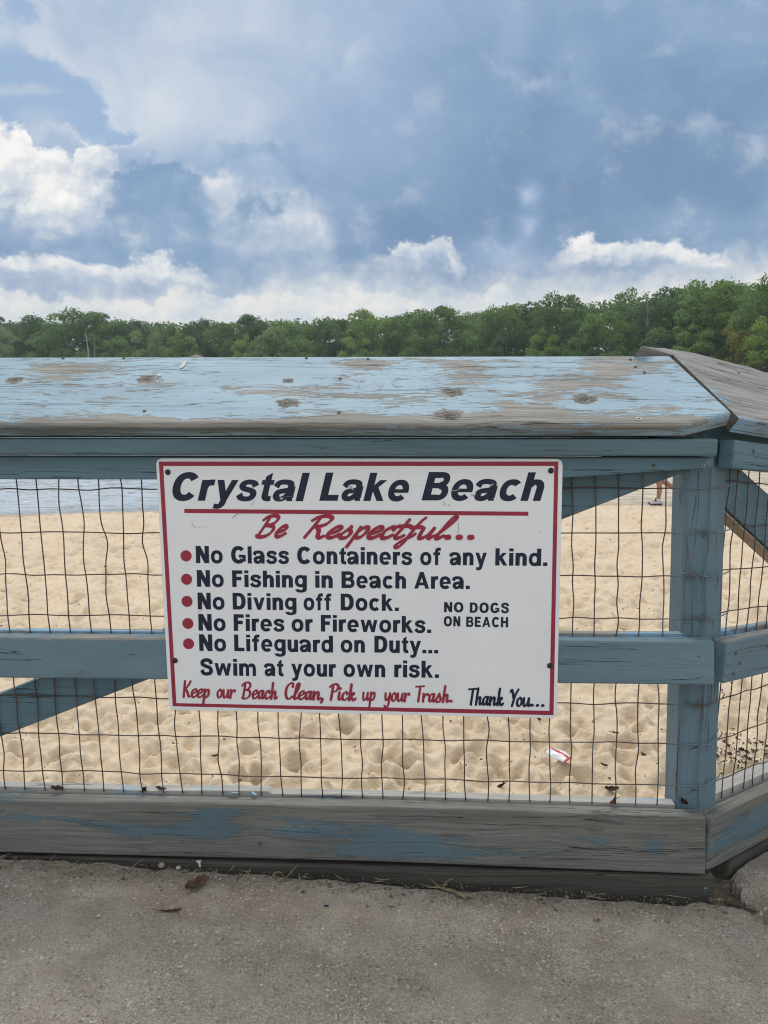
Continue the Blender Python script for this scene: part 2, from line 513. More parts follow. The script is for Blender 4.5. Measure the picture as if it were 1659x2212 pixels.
    h = gr * 0.5 + fine * 0.25 + pa * 0.7 - cm * 2.5 - hair * 0.5
    nb.l.new(nb.bump(h, 0.0011, 0.9 * bump), nb.p.inputs['Normal'])
    return m


CAP_KNOTS = [(-0.899, 0.182, 0.016), (-0.577, 0.184, 0.020), (-0.2325, 0.174, 0.013), (-0.220, 0.080, 0.022), (0.1545, 0.1216, 0.020), (0.144, 0.032, 0.026), (0.4495, 0.094, 0.022)]
CAP_WEAR = [(-0.78, 0.222, 0.10, 0.030, 0.16), (-0.75, 0.155, 0.09, 0.018, 0.07), (-0.57, 0.186, 0.035, 0.030, 0.10), (-0.373, 0.143, 0.045, 0.014, 0.10),
            (-0.636, 0.098, 0.035, 0.010, 0.09), (-0.418, 0.205, 0.05, 0.012, 0.06),
            (-0.62, 0.004, 0.16, 0.026, 0.20), (-0.25, 0.004, 0.30, 0.015, 0.20), (-0.08, 0.018, 0.08, 0.024, 0.12), (0.1, 0.010, 0.22, 0.024, 0.14), (0.35, 0.016, 0.15, 0.030, 0.15), (0.60, 0.010, 0.14, 0.030, 0.17), (-1.2, 0.0, 0.35, 0.02, 0.2),
            (-0.22, 0.123, 0.09, 0.022, 0.14), (-0.05, 0.243, 0.06, 0.030, 0.16), (0.0, 0.112, 0.10, 0.012, 0.13), (0.06, 0.097, 0.05, 0.010, 0.09),
            (0.19, 0.20, 0.06, 0.045, 0.13), (0.16, 0.262, 0.10, 0.014, 0.11), (0.37, 0.125, 0.05, 0.045, 0.12), (0.43, 0.165, 0.05, 0.030, 0.10),
            (0.52, 0.205, 0.05, 0.06, 0.14), (0.60, 0.24, 0.09, 0.035, 0.12), (0.33, 0.050, 0.07, 0.018, 0.12), (0.52, 0.115, 0.05, 0.02, 0.05),
            (0.27, 0.07, 0.03, 0.03, 0.10), (-0.10, 0.181, 0.022, 0.016, 0.12), (-0.30, 0.20, 0.2, 0.03, -0.06), (-0.45, 0.06, 0.14, 0.03, -0.08), (-0.25, 0.235, 0.12, 0.03, -0.06)]
M_CAP = wood('cap_wood', pfw=0.50, edge=0.008, wear=0.432, feats=CAP_WEAR, knots=CAP_KNOTS, seed=3.1, paint=(0.310, 0.440, 0.525), crack=0.0065, dirt=0.12, patch=(7.0, 46.0), facefeats=True, edgestain=0.8)
M_CAP2 = wood('ramp_cap_wood', cols=[(0.25, (0.105, 0.104, 0.096)), (0.42, (0.205, 0.204, 0.192)), (0.60, (0.310, 0.308, 0.292)), (0.8, (0.430, 0.428, 0.410))], pfw=0.42, wear=0.63, feats=[(0.05, 0.10, 0.05, 0.06, -0.13), (0.05, 0.25, 0.06, 0.03, -0.14), (0.0, -0.01, 0.9, 0.014, -0.22)], seed=11.0, crack=0.010, dirt=0.10, paint=(0.255, 0.420, 0.565))
M_RAIL = wood('rail_wood', wear=0.20, seed=5.0, grain=70, crack=0.005, dirt=0.10, feats=[(-0.9, 0.58, 1.6, 0.010, 0.30)], knots=[(-0.60, 0.535, 0.014), (-0.95, 0.52, 0.022)], paint=(0.165, 0.255, 0.300))
M_RAIL2 = wood('ramp_rail_wood', wear=0.30, seed=8.0, grain=70, crack=0.007, dirt=0.18, feats=[(0.1, 0.59, 0.9, 0.012, 0.22)], paint=(0.160, 0.245, 0.290))
M_SHADE = wood('fascia_wood', wear=0.17, seed=14.0, crack=0.004, dirt=0.10, paint=(0.130, 0.225, 0.275), darkspots=0.5)  # blue paint darkened to put the shade under the cap into the colour
M_LEDGER = wood('ledger_wood', wear=0.18, seed=19.0, crack=0.004, dirt=0.22, paint=(0.120, 0.200, 0.230))  # darker again, shade below the cap edge painted in
BOT_FEATS = [(-0.93, 0.135, 0.10, 0.03, -0.10), (-0.62, 0.105, 0.16, 0.018, -0.17), (-0.80, 0.125, 0.12, 0.012, -0.10), (-0.42, 0.125, 0.07, 0.045, -0.20), (-0.40, 0.150, 0.06, 0.012, -0.15),
             (-0.50, 0.085, 0.05, 0.02, -0.06), (-0.17, 0.118, 0.12, 0.028, -0.18), (0.02, 0.095, 0.09, 0.045, -0.20), (-0.13, 0.065, 0.07, 0.016, -0.15), (0.18, 0.075, 0.14, 0.022, -0.16),
             (0.05, 0.065, 0.12, 0.02, -0.12), (0.50, 0.112, 0.035, 0.013, -0.18), (0.64, 0.095, 0.03, 0.028, -0.18), (0.30, 0.125, 0.05, 0.01, -0.05), (-1.3, 0.11, 0.2, 0.03, -0.15)]
M_BOT = wood('kickboard_wood', pfw=0.44, wear=0.625, cols=GREENWOOD, feats=BOT_FEATS, knots=[(0.50, 0.135, 0.016), (-0.30, 0.075, 0.010)], seed=23.0, crack=0.005, dirt=0.35, paint=(0.130, 0.198, 0.235), patch=(6, 34))
M_BOT2 = wood('ramp_kickboard_wood', pfw=0.40, wear=0.44, cols=GREENWOOD, seed=29.0, feats=[(0.3, 0.16, 0.5, 0.022, 0.25), (0.2, 0.03, 0.5, 0.03, 0.15), (0.02, 0.1, 0.05, 0.08, 0.10)], crack=0.005, dirt=0.35, paint=(0.125, 0.190, 0.225), darkspots=0.6)
M_POST = wood('post_wood', wear=0.17, seed=31.0, grain=60, crack=0.007, dirt=0.12, paint=(0.155, 0.240, 0.285))
M_BRACE = wood('brace_wood', wear=0.19, seed=37.0, grain=60, crack=0.004, dirt=0.12, paint=(0.120, 0.205, 0.250))
M_STRIP = wood('strip_wood', wear=0.47, seed=41.0, crack=0.008, dirt=0.08, paint=(0.255, 0.420, 0.565))
M_STRIP2 = wood('bare_strip_wood', wear=0.62, seed=43.0, crack=0.008, dirt=0.08, paint=(0.30, 0.42, 0.50), feats=[(-0.5, 0.18, 0.22, 0.05, -0.10), (-1.2, 0.18, 0.4, 0.05, -0.2)], cols=[(0.25, (0.28, 0.27, 0.25)), (0.5, (0.40, 0.39, 0.36)), (0.8, (0.52, 0.51, 0.48))])
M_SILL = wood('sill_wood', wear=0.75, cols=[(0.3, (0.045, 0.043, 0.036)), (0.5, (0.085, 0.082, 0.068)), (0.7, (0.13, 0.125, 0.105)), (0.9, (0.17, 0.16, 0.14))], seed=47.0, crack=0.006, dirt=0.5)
M_BARE = wood('bare_wood', wear=0.9, cols=[(0.3, (0.30, 0.24, 0.17)), (0.5, (0.40, 0.33, 0.24)), (0.7, (0.48, 0.40, 0.30)), (0.9, (0.52, 0.45, 0.35))], seed=53.0)

# galvanised wire with old paint drips and rust
M_WIRE, nb = material('wire')
_tc = nb.n.new('ShaderNodeTexCoord').outputs['Object']
_n = nb.noise(_tc, 9.0, 3, 0.6)
_x, _y, _z = nb.sep(_tc)
_low = nb.ss(_x, 0.55, 0.75) * 0.24
nb.put(nb.p.inputs['Base Color'], nb.ramp(_n + _low, [(0.38, (0.060, 0.036, 0.024)), (0.52, (0.105, 0.070, 0.050)), (0.64, (0.135, 0.120, 0.110)), (0.76, (0.15, 0.23, 0.28))]))
nb.p.inputs['Roughness'].default_value = 0.6
M_SCREW = plain('screw_steel', (0.42, 0.42, 0.41), 0.4, 0.6, 0.3, 200)
M_SLOT = plain('screw_recess', (0.02, 0.02, 0.02), 0.8)
M_NAIL = plain('rusty_nail', (0.13, 0.075, 0.06), 0.8, 0.0, 0.3, 300)
M_WHITE, nb = material('sign_white')
_tc = nb.n.new('ShaderNodeTexCoord').outputs['Object']
nb.put(nb.p.inputs['Base Color'], nb.ramp(nb.noise(_tc, 6.0, 5, 0.6), [(0.3, (0.90, 0.91, 0.92)), (0.7, (0.945, 0.955, 0.96))]))
nb.p.inputs['Roughness'].default_value = 0.38
nb.l.new(nb.bump(nb.noise(_tc, 5.0, 2), 0.002, 0.3), nb.p.inputs['Normal'])
M_RED = plain('sign_red', (0.36, 0.032, 0.060), 0.4, 0, 0.10, 12)
M_NAVY = plain('sign_navy', (0.012, 0.017, 0.046), 0.4, 0, 0.15, 12)
M_BOLT = plain('black_bolt', (0.02, 0.021, 0.026), 0.45)
M_SCRATCH = plain('scratch', (0.30, 0.31, 0.31), 0.7)

# ------------------------------------------------------------------ the fence
fence = thing('fence', None, 'weathered blue painted timber ramp railing with sloping cap and wire mesh', 'fence', M=Matrix.Translation(at1(0, 0, -0.05)))


def board(name, F, outline, b0, thick, mat, bevel=0.004, seg=2, parent=fence, label=None):
    o = obj_bm(name, prism_bm(outline, thick, bevel, seg, b0), mat, F, parent)
    if label: o['label'] = label
    return o


def screw(F, x, y, z, parent, r=0.0042, nail=False):
    bm = bmesh.new()
    bmesh.ops.create_cone(bm, cap_ends=True, segments=14, radius1=r, radius2=r * 0.85, depth=0.0022, matrix=Matrix.Translation((x, y, z + 0.0006)))
    o = obj_bm('nail' if nail else 'screw', bm, M_NAIL if nail else M_SCREW, F, parent)
    if not nail:
        o.data.materials.append(M_SLOT)
        bm = bmesh.new(); bm.from_mesh(o.data)
        for q in (0.4, 0.4 + math.pi / 2):
            rm = Matrix.Translation((x, y, z + 0.0018)) @ Matrix.Rotation(q, 4, 'Z') @ Matrix.Diagonal((r * 1.1, r * 0.32, 0.0004, 1))
            g = bmesh.ops.create_cube(bm, size=1.0, matrix=rm)
            for f in {f for v in g['verts'] for f in v.link_faces}: f.material_index = 1
        bm.to_mesh(o.data); bm.free()
    return o


LEFT = -2.3
CT = R(36)
ci_o = ORG + 0.05 * EN + Vector((0, 0, 1.086))
CAPY = -math.cos(CT) * EN + math.sin(CT) * EZ
FC = frame(ci_o, EX, CAPY, EX.cross(CAPY))
cap_out = [(LEFT, 0.0), (0.655, 0.0), (0.762, 0.042), (0.685, 0.283), (LEFT, 0.296)]
cap = board('cap_board', FC, cap_out, 0.0, 0.038, M_CAP, 0.009, 3)
screw(FC, 0.5538, 0.0165, 0.0, cap, 0.006)
for q in [(-0.5436, 0.049), (-0.1002, 0.043), (-0.0476, 0.270), (0.606, 0.2035), (-0.8158, 0.279), (-0.66, 0.279), (-0.2, 0.275), (0.59, 0.228), (0.585, 0.262), (-0.1086, 0.1816)]:
    screw(FC, q[0], q[1], 0.0, cap, 0.0042, nail=True)
# cap of the ramp section
C2o = Vector((0.7763, 1.6534, 1.0985))
C2Y = -math.cos(CT) * N2 + math.sin(CT) * Y2
FC2 = frame(C2o, X2, C2Y, X2.cross(C2Y))
cap2_out = [(0.004, 0.0), (2.6, 0.0), (2.6, 0.345), (0.72, 0.357), (0.69, 0.348), (0.585, 0.360), (0.50, 0.352), (0.278, 0.346), (0.105, 0.322), (0.040, 0.306), (-0.035, 0.292), (0.100, 0.2865)]
cap2 = board('cap_board', FC2, cap2_out, 0.0, 0.038, M_CAP2, 0.003, 2, label='bare grey weathered cap board of the ramp side')
cap2.data.materials.append(M_SILL)  # end faces at the joint coloured dark to paint in the gap's shade
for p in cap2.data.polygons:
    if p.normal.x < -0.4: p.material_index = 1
for q in [(0.30, 0.05), (0.42, 0.28)]: screw(FC2, q[0], q[1], 0.0, cap2, 0.005, nail=True)
# flat ledger plank below the cap, fascia, mid rail, kickboard, sill
ledger = board('ledger_board', F1, [(LEFT, 1.014), (0.730, 1.0155), (0.730, 1.0535), (LEFT, 1.052)], 0.026, 0.14, M_LEDGER, 0.005)
fascia = board('fascia_board', F1, [(LEFT, 0.955), (0.05, 0.9595), (0.40, 0.965), (0.731, 0.989), (0.731, 1.0125), (LEFT, 1.0115)], 0.0, 0.038, M_SHADE, 0.004)
for q in [(0.7175, 1.0035), (0.7093, 0.9945)]: screw(F1, *q, 0.0, fascia, 0.0045)
screw(F1, 0.601, 0.9944, 0.0, fascia, 0.004, nail=True)
mid = board('mid_rail', F1, [(LEFT, 0.470), (0.760, 0.4905), (0.754, 0.594), (LEFT, 0.570)], 0.0, 0.038, M_RAIL, 0.005)
for q in [(0.7204, 0.5593), (0.7259, 0.5103), (-0.7241, 0.4986)]: screw(F1, *q, 0.0, mid, 0.0046)
kick = board('kick_board', F1, [(LEFT, 0.036), (-0.95, 0.033), (0.0, 0.037), (0.761, 0.0275), (0.755, 0.172), (0.0, 0.1785), (-0.95, 0.171), (LEFT, 0.168)], 0.0, 0.038, M_BOT, 0.005)
screw(F1, 0.7347, 0.1392, 0.0, kick, 0.005)
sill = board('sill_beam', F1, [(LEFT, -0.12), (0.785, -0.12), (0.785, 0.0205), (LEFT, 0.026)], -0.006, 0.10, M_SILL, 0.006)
screw(F1, 0.7648, -0.0124, -0.006, sill, 0.0055)
# backing strips behind the mesh
board('backing_strip', F1, [(LEFT, 0.47), (0.712, 0.49), (0.708, 0.5985), (LEFT, 0.5715)], -0.047, 0.022, M_STRIP, 0.002)
board('backing_strip', F1, [(LEFT, 0.03), (0.71, 0.03), (0.70, 0.1765), (0.0, 0.1815), (-0.28, 0.1795), (-0.29, 0.186), (-0.44, 0.184), (-0.60, 0.179), (-0.65, 0.1815), (LEFT, 0.1815)], -0.047, 0.030, M_STRIP2, 0.002)
board('backing_strip', F1, [(LEFT, 0.985), (0.71, 0.99), (0.71, 1.011), (LEFT, 1.010)], -0.047, 0.03, M_SHADE, 0.002)
# diagonal brace
bd = Vector((1, 0.404)).normalized(); bn = Vector((-bd.y, bd.x))
p0 = Vector((-0.968, 0.308)) - bd * 1.25; p1 = Vector((0.735, 0.308 + 1.703 * 0.404))
brace = board('brace', F1, [tuple(p0), tuple(p1), tuple(p1 + bn * 0.100), tuple(p0 + bn * 0.100)], -0.0485, 0.038, M_BRACE, 0.003)
# corner post: five sided so that it faces both sections
Fp = frame(at1(0, 0, 0), EX, EN, -EZ)


def post(name, F, a0, a1, dep, z0, z1, lean, mat, corner=None):
    """outline in plan (a, b), extruded from z0 to z1, top shifted sideways by lean"""
    bm = bmesh.new()
    plan = [(a0, -0.050), (a1 - 0.045, -0.050), (a1, -0.085), (a1, -0.050 - dep), (a0, -0.050 - dep)] if corner else [(a0, -0.05), (a1, -0.05), (a1, -0.05 - dep), (a0, -0.05 - dep)]
    lo = [bm.verts.new((x, z0, b)) for x, b in plan]; hi = [bm.verts.new((x + lean, z1, b)) for x, b in plan]
    k = len(plan)
    bm.faces.new(lo); bm.faces.new(hi[::-1])
    for i in range(k): bm.faces.new((lo[i], hi[i], hi[(i + 1) % k], lo[(i + 1) % k]))
    bmesh.ops.recalc_face_normals(bm, faces=bm.faces[:])
    bmesh.ops.bevel(bm, geom=bm.edges[:], offset=0.004, segments=2, profile=0.5, affect='EDGES')
    o = obj_bm(name, bm, mat, F, fence)
    return o


# the post texture needs its grain upright: give it a frame whose x axis points up
def upright_post(F_o, ex, en, a0, a1, z0, z1, lean, plan):
    Fu = frame(F_o, EZ, -ex, en)        # x up, y to the left, z to the viewer
    bm = bmesh.new()
    lo = [bm.verts.new((z0, -x, b)) for x, b in plan]; hi = [bm.verts.new((z1, -(x + lean), b)) for x, b in plan]
    k = len(plan)
    bm.faces.new(lo); bm.faces.new(hi[::-1])
    for i in range(k): bm.faces.new((lo[i], hi[i], hi[(i + 1) % k], lo[(i + 1) % k]))
    bmesh.ops.recalc_face_normals(bm, faces=bm.faces[:])
    bmesh.ops.bevel(bm, geom=bm.edges[:], offset=0.004, segments=2, profile=0.5, affect='EDGES')
    return obj_bm('post', bm, M_POST, Fu, fence)


cpost = upright_post(ORG, EX, EN, 0, 0, 0.024, 1.050, -0.019, [(0.706, -0.053), (0.764, -0.049), (0.811, -0.083), (0.811, -0.140), (0.706, -0.140)])
upright_post(ORG, EX, EN, 0, 0, -0.60, 1.012, 0.0, [(-1.80, -0.080), (-1.70, -0.080), (-1.70, -0.17), (-1.80, -0.17)])
upright_post(KORG, X2.normalized().xy.to_3d().normalized(), N2, 0, 0, -0.8, 0.86, 0.0, [(1.62, -0.080), (1.72, -0.080), (1.72, -0.17), (1.62, -0.17)])
# cap supports: unseen full-length boards, added to block sky light through the gap
board('cap_support', F1, [(LEFT, 1.0545), (0.66, 1.0545), (0.66, 1.128), (LEFT, 1.128)], -0.072, 0.036, M_LEDGER, 0.002)
# ramp section boards
R_END = 2.6
fas2 = board('fascia_board', F2, [(-0.056, 0.986), (R_END, 0.986), (R_END, 1.058), (-0.056, 1.050)], 0.004, 0.038, M_SHADE, 0.004)
for q in [(0.03, 1.03)]: screw(F2, *q, 0.004, fas2, 0.0045, nail=True)
mid2 = board('mid_rail', F2, [(0.004, 0.486), (R_END, 0.480), (R_END, 0.583), (0.002, 0.588)], 0.0, 0.038, M_RAIL2, 0.005)
for q in [(0.047, 0.555), (0.07, 0.528), (0.045, 0.505)]: screw(F2, *q, 0.0, mid2, 0.004, nail=True)
kick2 = board('kick_board', F2, [(0.006, 0.034), (0.04, 0.030), (R_END, 0.024), (R_END, 0.167), (0.03, 0.164), (0.010, 0.152)], 0.0, 0.038, M_BOT2, 0.006)
board('backing_strip', F2, [(0.06, 0.49), (R_END, 0.486), (R_END, 0.592), (0.06, 0.596)], -0.047, 0.022, M_STRIP, 0.002)
board('backing_strip', F2, [(0.09, 0.03), (R_END, 0.03), (R_END, 0.176), (0.09, 0.18)], -0.047, 0.05, M_STRIP2, 0.002)
board('sill_beam', F2, [(0.13, -0.12), (R_END, -0.12), (R_END, 0.022), (0.13, 0.022)], -0.004, 0.10, M_SILL, 0.006)
board('cap_support', F2, [(-0.02, 1.052), (R_END, 1.06), (R_END, 1.135), (0.06, 1.125)], -0.06, 0.036, M_LEDGER, 0.002)
bd2 = (Vector((0.259, 0.942)) - Vector((0.039, 0.99)))
br_a = [(0.0, 0.915), (0.055, 0.885), (0.292, 0.786), (1.70, 0.19), (1.70, 0.32), (0.36, 0.890), (0.06, 1.00), (0.0, 1.00)]
b2 = obj_bm('brace', prism_bm(br_a, 0.038, 0.003, 2, -0.0505), M_BRACE, F2, fence)
uside = [(0.02, 0.8985), (0.055, 0.8835), (0.292, 0.7845), (1.70, 0.1885), (1.70, 0.184), (0.30, 0.775), (0.05, 0.879), (0.02, 0.893)]
b3 = board('brace_backing', F2, [(x, y - 0.004) for x, y in uside], -0.052, 0.036, M_BARE, 0.001, 1)


# ---- welded wire mesh: every wire wavers from joint to joint
def wire_panel(F, xs_top, xs_bot, ztop, zbot, hz, b, x_span, seed, name='wire_mesh', wob=0.0036, hook=None):
    rnd = random.Random(seed)
    bm = bmesh.new()
    hzs = sorted(hz, key=lambda q: -q[0])
    def hz_at(k, x):
        z0, z1 = hz[k]; t = (x - (-0.9)) / 1.55
        return z0 + (z1 - z0) * t
    for i, (xt, xb) in enumerate(zip(xs_top, xs_bot)):
        P = []; z = ztop; n = 19
        off = 0
        for j in range(n):
            t = j / (n - 1)
            z = ztop + (zbot - ztop) * t
            joint = min(abs(z - hz_at(k, xt)) for k in range(len(hz)))
            amp = 0.0018 if joint < 0.02 else wob * rnd.choice((0.25, 0.5, 0.6, 1.0))
            off = 0.35 * off + rnd.gauss(0, amp)
            P.append((xt + (xb - xt) * t + off, z, b + rnd.gauss(0, 0.0006)))
        tube(bm, catmull(P, 3), 0.00155, 5)
    for k in range(len(hz)):
        P = []; x = x_span[0]
        while x < x_span[1] - 0.01:
            P.append((x, hz_at(k, x) + rnd.gauss(0, 0.0016), b - 0.0022 + rnd.gauss(0, 0.0005))); x += 0.05
        P.append((x_span[1], hz_at(k, x_span[1]), b - 0.0022))
        if hook: P += hook(hz_at(k, x_span[1]), rnd)
        tube(bm, catmull(P, 3), 0.00155, 5)
    o = obj_bm(name, bm, M_WIRE, F, fence, smooth=True)
    return o


XT = [-0.882, -0.832, -0.780, -0.730, -0.681, -0.629, -0.578]
XB = [-0.850, -0.804, -0.751, -0.700, -0.652, -0.604, -0.552, -0.507, -0.450, -0.401, -0.357, -0.303, -0.255, -0.205, -0.153, -0.103, -0.053, -0.003, 0.047, 0.097, 0.147, 0.196, 0.250, 0.301, 0.352, 0.399, 0.448, 0.502, 0.554, 0.605, 0.654]
XT += [-0.578 + (0.432 + 0.578) * (i + 1) / 20 for i in range(20)] + [0.485, 0.536, 0.590, 0.642]
XT += [0.695, 0.742]; XB += [0.706, 0.752]
for k in range(1, 28):
    XT.insert(0, -0.882 - 0.0508 * k); XB.insert(0, -0.850 - 0.0508 * k)
HZ = [(0.930, 0.940), (0.827, 0.836), (0.724, 0.734), (0.623, 0.634), (0.419, 0.426), (0.323, 0.329), (0.227, 0.227)]


def hook(z, rnd):          # the ends bend round the post corner
    return [(0.768, z + 0.001, -0.045), (0.806, z + 0.006, -0.074), (0.820, z + 0.011, -0.092)]


wire_panel(F1, XT, XB, 0.985, 0.176, HZ, -0.0425, (LEFT, 0.748), 5, hook=hook)
xs2 = [-0.005, 0.022] + [0.064 + 0.0535 * k for k in range(46)]
wire_panel(F2, xs2, [x + 0.020 for x in xs2], 0.99, 0.165, [(0.957, 0.959), (0.856, 0.851), (0.747, 0.747), (0.636, 0.646), (0.415, 0.431), (0.309, 0.328), (0.216, 0.216)], -0.043, (-0.035, R_END), 9)
# loose ends of wire twisted at the post
def tie(paths):
    bm = bmesh.new()
    for P, rr_, k in paths: tube(bm, P, rr_, k)
    obj_bm('wire_tie', bm, M_WIRE, F1, fence, smooth=True)


for z in (0.838, 0.737, 0.637, 0.427):
    tie([(catmull([(0.716, z + 0.006, -0.043), (0.731, z + 0.003, -0.041), (0.744, z - 0.002, -0.040), (0.758, z + 0.002, -0.041), (0.772, z + 0.006, -0.047)], 3), 0.0014, 5),
         ([(0.732, z - 0.012, -0.041), (0.738, z, -0.0385), (0.740, z + 0.012, -0.041)], 0.0014, 5)])
tie([(catmull([(0.688, 0.739, -0.045), (0.700, 0.745, -0.036), (0.712, 0.741, -0.030), (0.721, 0.722, -0.031), (0.725, 0.695, -0.034), (0.724, 0.675, -0.036)], 4), [0.0024] * 21, 6)])

# ------------------------------------------------------------------ the sign
SB = 0.004                                      # face of the sign panel in front of the rails
sign = thing('sign', None, 'white rules board with red border and navy lettering bolted to the blue railing', 'sign', M=Matrix.Translation(at1(-0.06, 0.408, 0.002)))


def rounded(corners, r, n=6):
    out = []
    k = len(corners)
    for i in range(k):
        p = Vector(corners[i]); a = (Vector(corners[i - 1]) - p).normalized(); b = (Vector(corners[(i + 1) % k]) - p).normalized()
        s, e = p + a * r, p + b * r
        for j in range(n + 1):
            t = j / n
            out.append(tuple((1 - t) ** 2 * s + 2 * t * (1 - t) * p + t * t * e))
    return out


panel_out = rounded([(-0.512, 0.410), (0.402, 0.4065), (0.400, 1.0085), (-0.5235, 1.0080)], 0.016)
panel = obj_bm('panel', prism_bm(panel_out, 0.0034, 0.0008, 1, SB), M_WHITE, F1, sign)


def flat(name, polys, mat, parent, z, F=F1):
    """flat vinyl shapes; each polygon a touch above the last so none are coplanar"""
    bm = bmesh.new()
    for i, P in enumerate(polys):
        zz = z + 0.00002 * i
        bm.faces.new([bm.verts.new((x, y, zz)) for x, y in P])
    bmesh.ops.triangulate(bm, faces=bm.faces[:])
    me = bpy.data.meshes.new(name); bm.to_mesh(me); bm.free()
    me.materials.append(mat)
    return link(bpy.data.objects.new(name, me), F, parent)


VZ = SB + 0.0004
bo = [(-0.5165, 1.0002), (0.3901, 1.0023), (0.3942, 0.4142), (-0.5030, 0.4190)]
bi = [(-0.5066, 0.9902), (0.3813, 0.9925), (0.3845, 0.4245), (-0.4941, 0.4268)]
flat('border', [[bo[i], bo[(i + 1) % 4], bi[(i + 1) % 4], bi[i]] for i in range(4)], M_RED, sign, VZ)
flat('underline', [[(-0.4606, 0.8915), (0.326, 0.8893), (0.3262, 0.8800), (-0.4609, 0.8819)]], M_RED, sign, VZ)
for (a, z) in [(-0.4598, 0.7817), (-0.4602, 0.7265), (-0.4608, 0.6739), (-0.4604, 0.6211), (-0.4602, 0.5722)]:
    flat('bullet', [[(a + 0.0131 * math.cos(q), z + 0.0131 * math.sin(q)) for q in [2 * math.pi * j / 36 for j in range(36)]]], M_RED, sign, VZ)
for (a, z) in [(-0.4963, 0.9761), (0.3741, 0.9821), (-0.4938, 0.5312), (0.3830, 0.5327)]:
    bm = bmesh.new()
    bmesh.ops.create_uvsphere(bm, u_segments=18, v_segments=10, radius=0.0066, matrix=Matrix.Translation((a, z, SB + 0.0004)) @ Matrix.Diagonal((1, 1, 0.6, 1)))
    obj_bm('bolt', bm, M_BOLT, F1, sign, smooth=True)

WORDS = [
    ('Crystal', -0.4871, -0.1685, 0.9106, 0.0649, 'I'), ('Lake', -0.1478, 0.0572, 0.9119, 0.0643, 'I'), ('Beach', 0.0852, 0.3604, 0.9138, 0.0644, 'I'),
    ('Be', -0.2975, -0.2187, 0.8283, 0.0488, 'A'), ('Respectful...', -0.1861, 0.2063, 0.8267, 0.0502, 'A'),
    ('No', -0.4367, -0.3739, 0.7650, 0.0404, 'N1'), ('Glass', -0.3540, -0.2191, 0.7651, 0.0403, 'N1'), ('Containers', -0.2000, 0.0649, 0.7653, 0.0400, 'N1'), ('of', 0.0831, 0.1300, 0.7654, 0.0398, 'N1'), ('any', 0.1487, 0.2346, 0.7655, 0.0397, 'N1'), ('kind.', 0.2538, 0.3714, 0.7656, 0.0396, 'N1'),
    ('No', -0.4359, -0.3728, 0.7091, 0.0395, 'N2'), ('Fishing', -0.3529, -0.1785, 0.7094, 0.0394, 'N2'), ('in', -0.1588, -0.1182, 0.7097, 0.0392, 'N2'), ('Beach', -0.0979, 0.0509, 0.7099, 0.0391, 'N2'), ('Area.', 0.0698, 0.1968, 0.7102, 0.0389, 'N2'),
    ('No', -0.4356, -0.3723, 0.6554, 0.0398, 'N3'), ('Diving', -0.3529, -0.2032, 0.6559, 0.0396, 'N3'), ('off', -0.1864, -0.1216, 0.6565, 0.0395, 'N3'), ('Dock.', -0.1001, 0.0345, 0.6570, 0.0394, 'N3'),
    ('No', -0.4352, -0.3711, 0.6043, 0.0400, 'N4'), ('Fires', -0.3517, -0.2322, 0.6048, 0.0399, 'N4'), ('or', -0.2153, -0.1659, 0.6052, 0.0398, 'N4'), ('Fireworks.', -0.1467, 0.1094, 0.6060, 0.0396, 'N4'),
    ('No', -0.4348, -0.3711, 0.5553, 0.0403, 'N5'), ('Lifeguard', -0.3516, -0.1188, 0.5562, 0.0401, 'N5'), ('on', -0.1007, -0.0443, 0.5570, 0.0399, 'N5'), ('Duty...', -0.0221, 0.1258, 0.5576, 0.0398, 'N5'),
    ('Swim', -0.4340, -0.3015, 0.4963, 0.0408, 'N6'), ('at', -0.2826, -0.2357, 0.4970, 0.0407, 'N6'), ('your', -0.2175, -0.1126, 0.4977, 0.0406, 'N6'), ('own', -0.0945, 0.0031, 0.4985, 0.0405, 'N6'), ('risk.', 0.0241, 0.1281, 0.4993, 0.0404, 'N6'),
    ('NO', 0.1386, 0.1828, 0.6558, 0.0235, 'D'), ('DOGS', 0.1975, 0.2866, 0.6550, 0.0240, 'D'), ('ON', 0.1383, 0.1761, 0.6225, 0.0236, 'D'), ('BEACH', 0.1897, 0.2855, 0.6217, 0.0240, 'D'),
    ('Keep', -0.4788, -0.4120, 0.4422, 0.0391, 'R'), ('our', -0.3972, -0.3499, 0.4422, 0.0390, 'R'), ('Beach', -0.3376, -0.2500, 0.4418, 0.0389, 'R'), ('Clean,', -0.2347, -0.1415, 0.4418, 0.0388, 'R'), ('Pick', -0.1294, -0.0639, 0.4416, 0.0387, 'R'), ('up', -0.0512, -0.0192, 0.4421, 0.0386, 'R'), ('your', -0.0011, 0.0620, 0.4415, 0.0385, 'R'), ('Trash.', 0.0728, 0.1609, 0.4412, 0.0385, 'R'),
    ('Thank', 0.1956, 0.2800, 0.4360, 0.0396, 'K'), ('You...', 0.2920, 0.3730, 0.4347, 0.0401, 'K')]
LINE_NAME = {'I': 'title_lettering', 'A': 'slogan_lettering', 'D': 'dog_rule_lettering', 'R': 'footer_lettering', 'K': 'thanks_lettering'}


# bold grotesque capitals and lower case, drawn as bars, arcs and pen strokes in units of the capital height
S_, H_, s_, h_, XH = 0.280, 0.210, 0.264, 0.192, 0.740


def R4(x0, y0, x1, y1): return [(x0, y0), (x1, y0), (x1, y1), (x0, y1)]


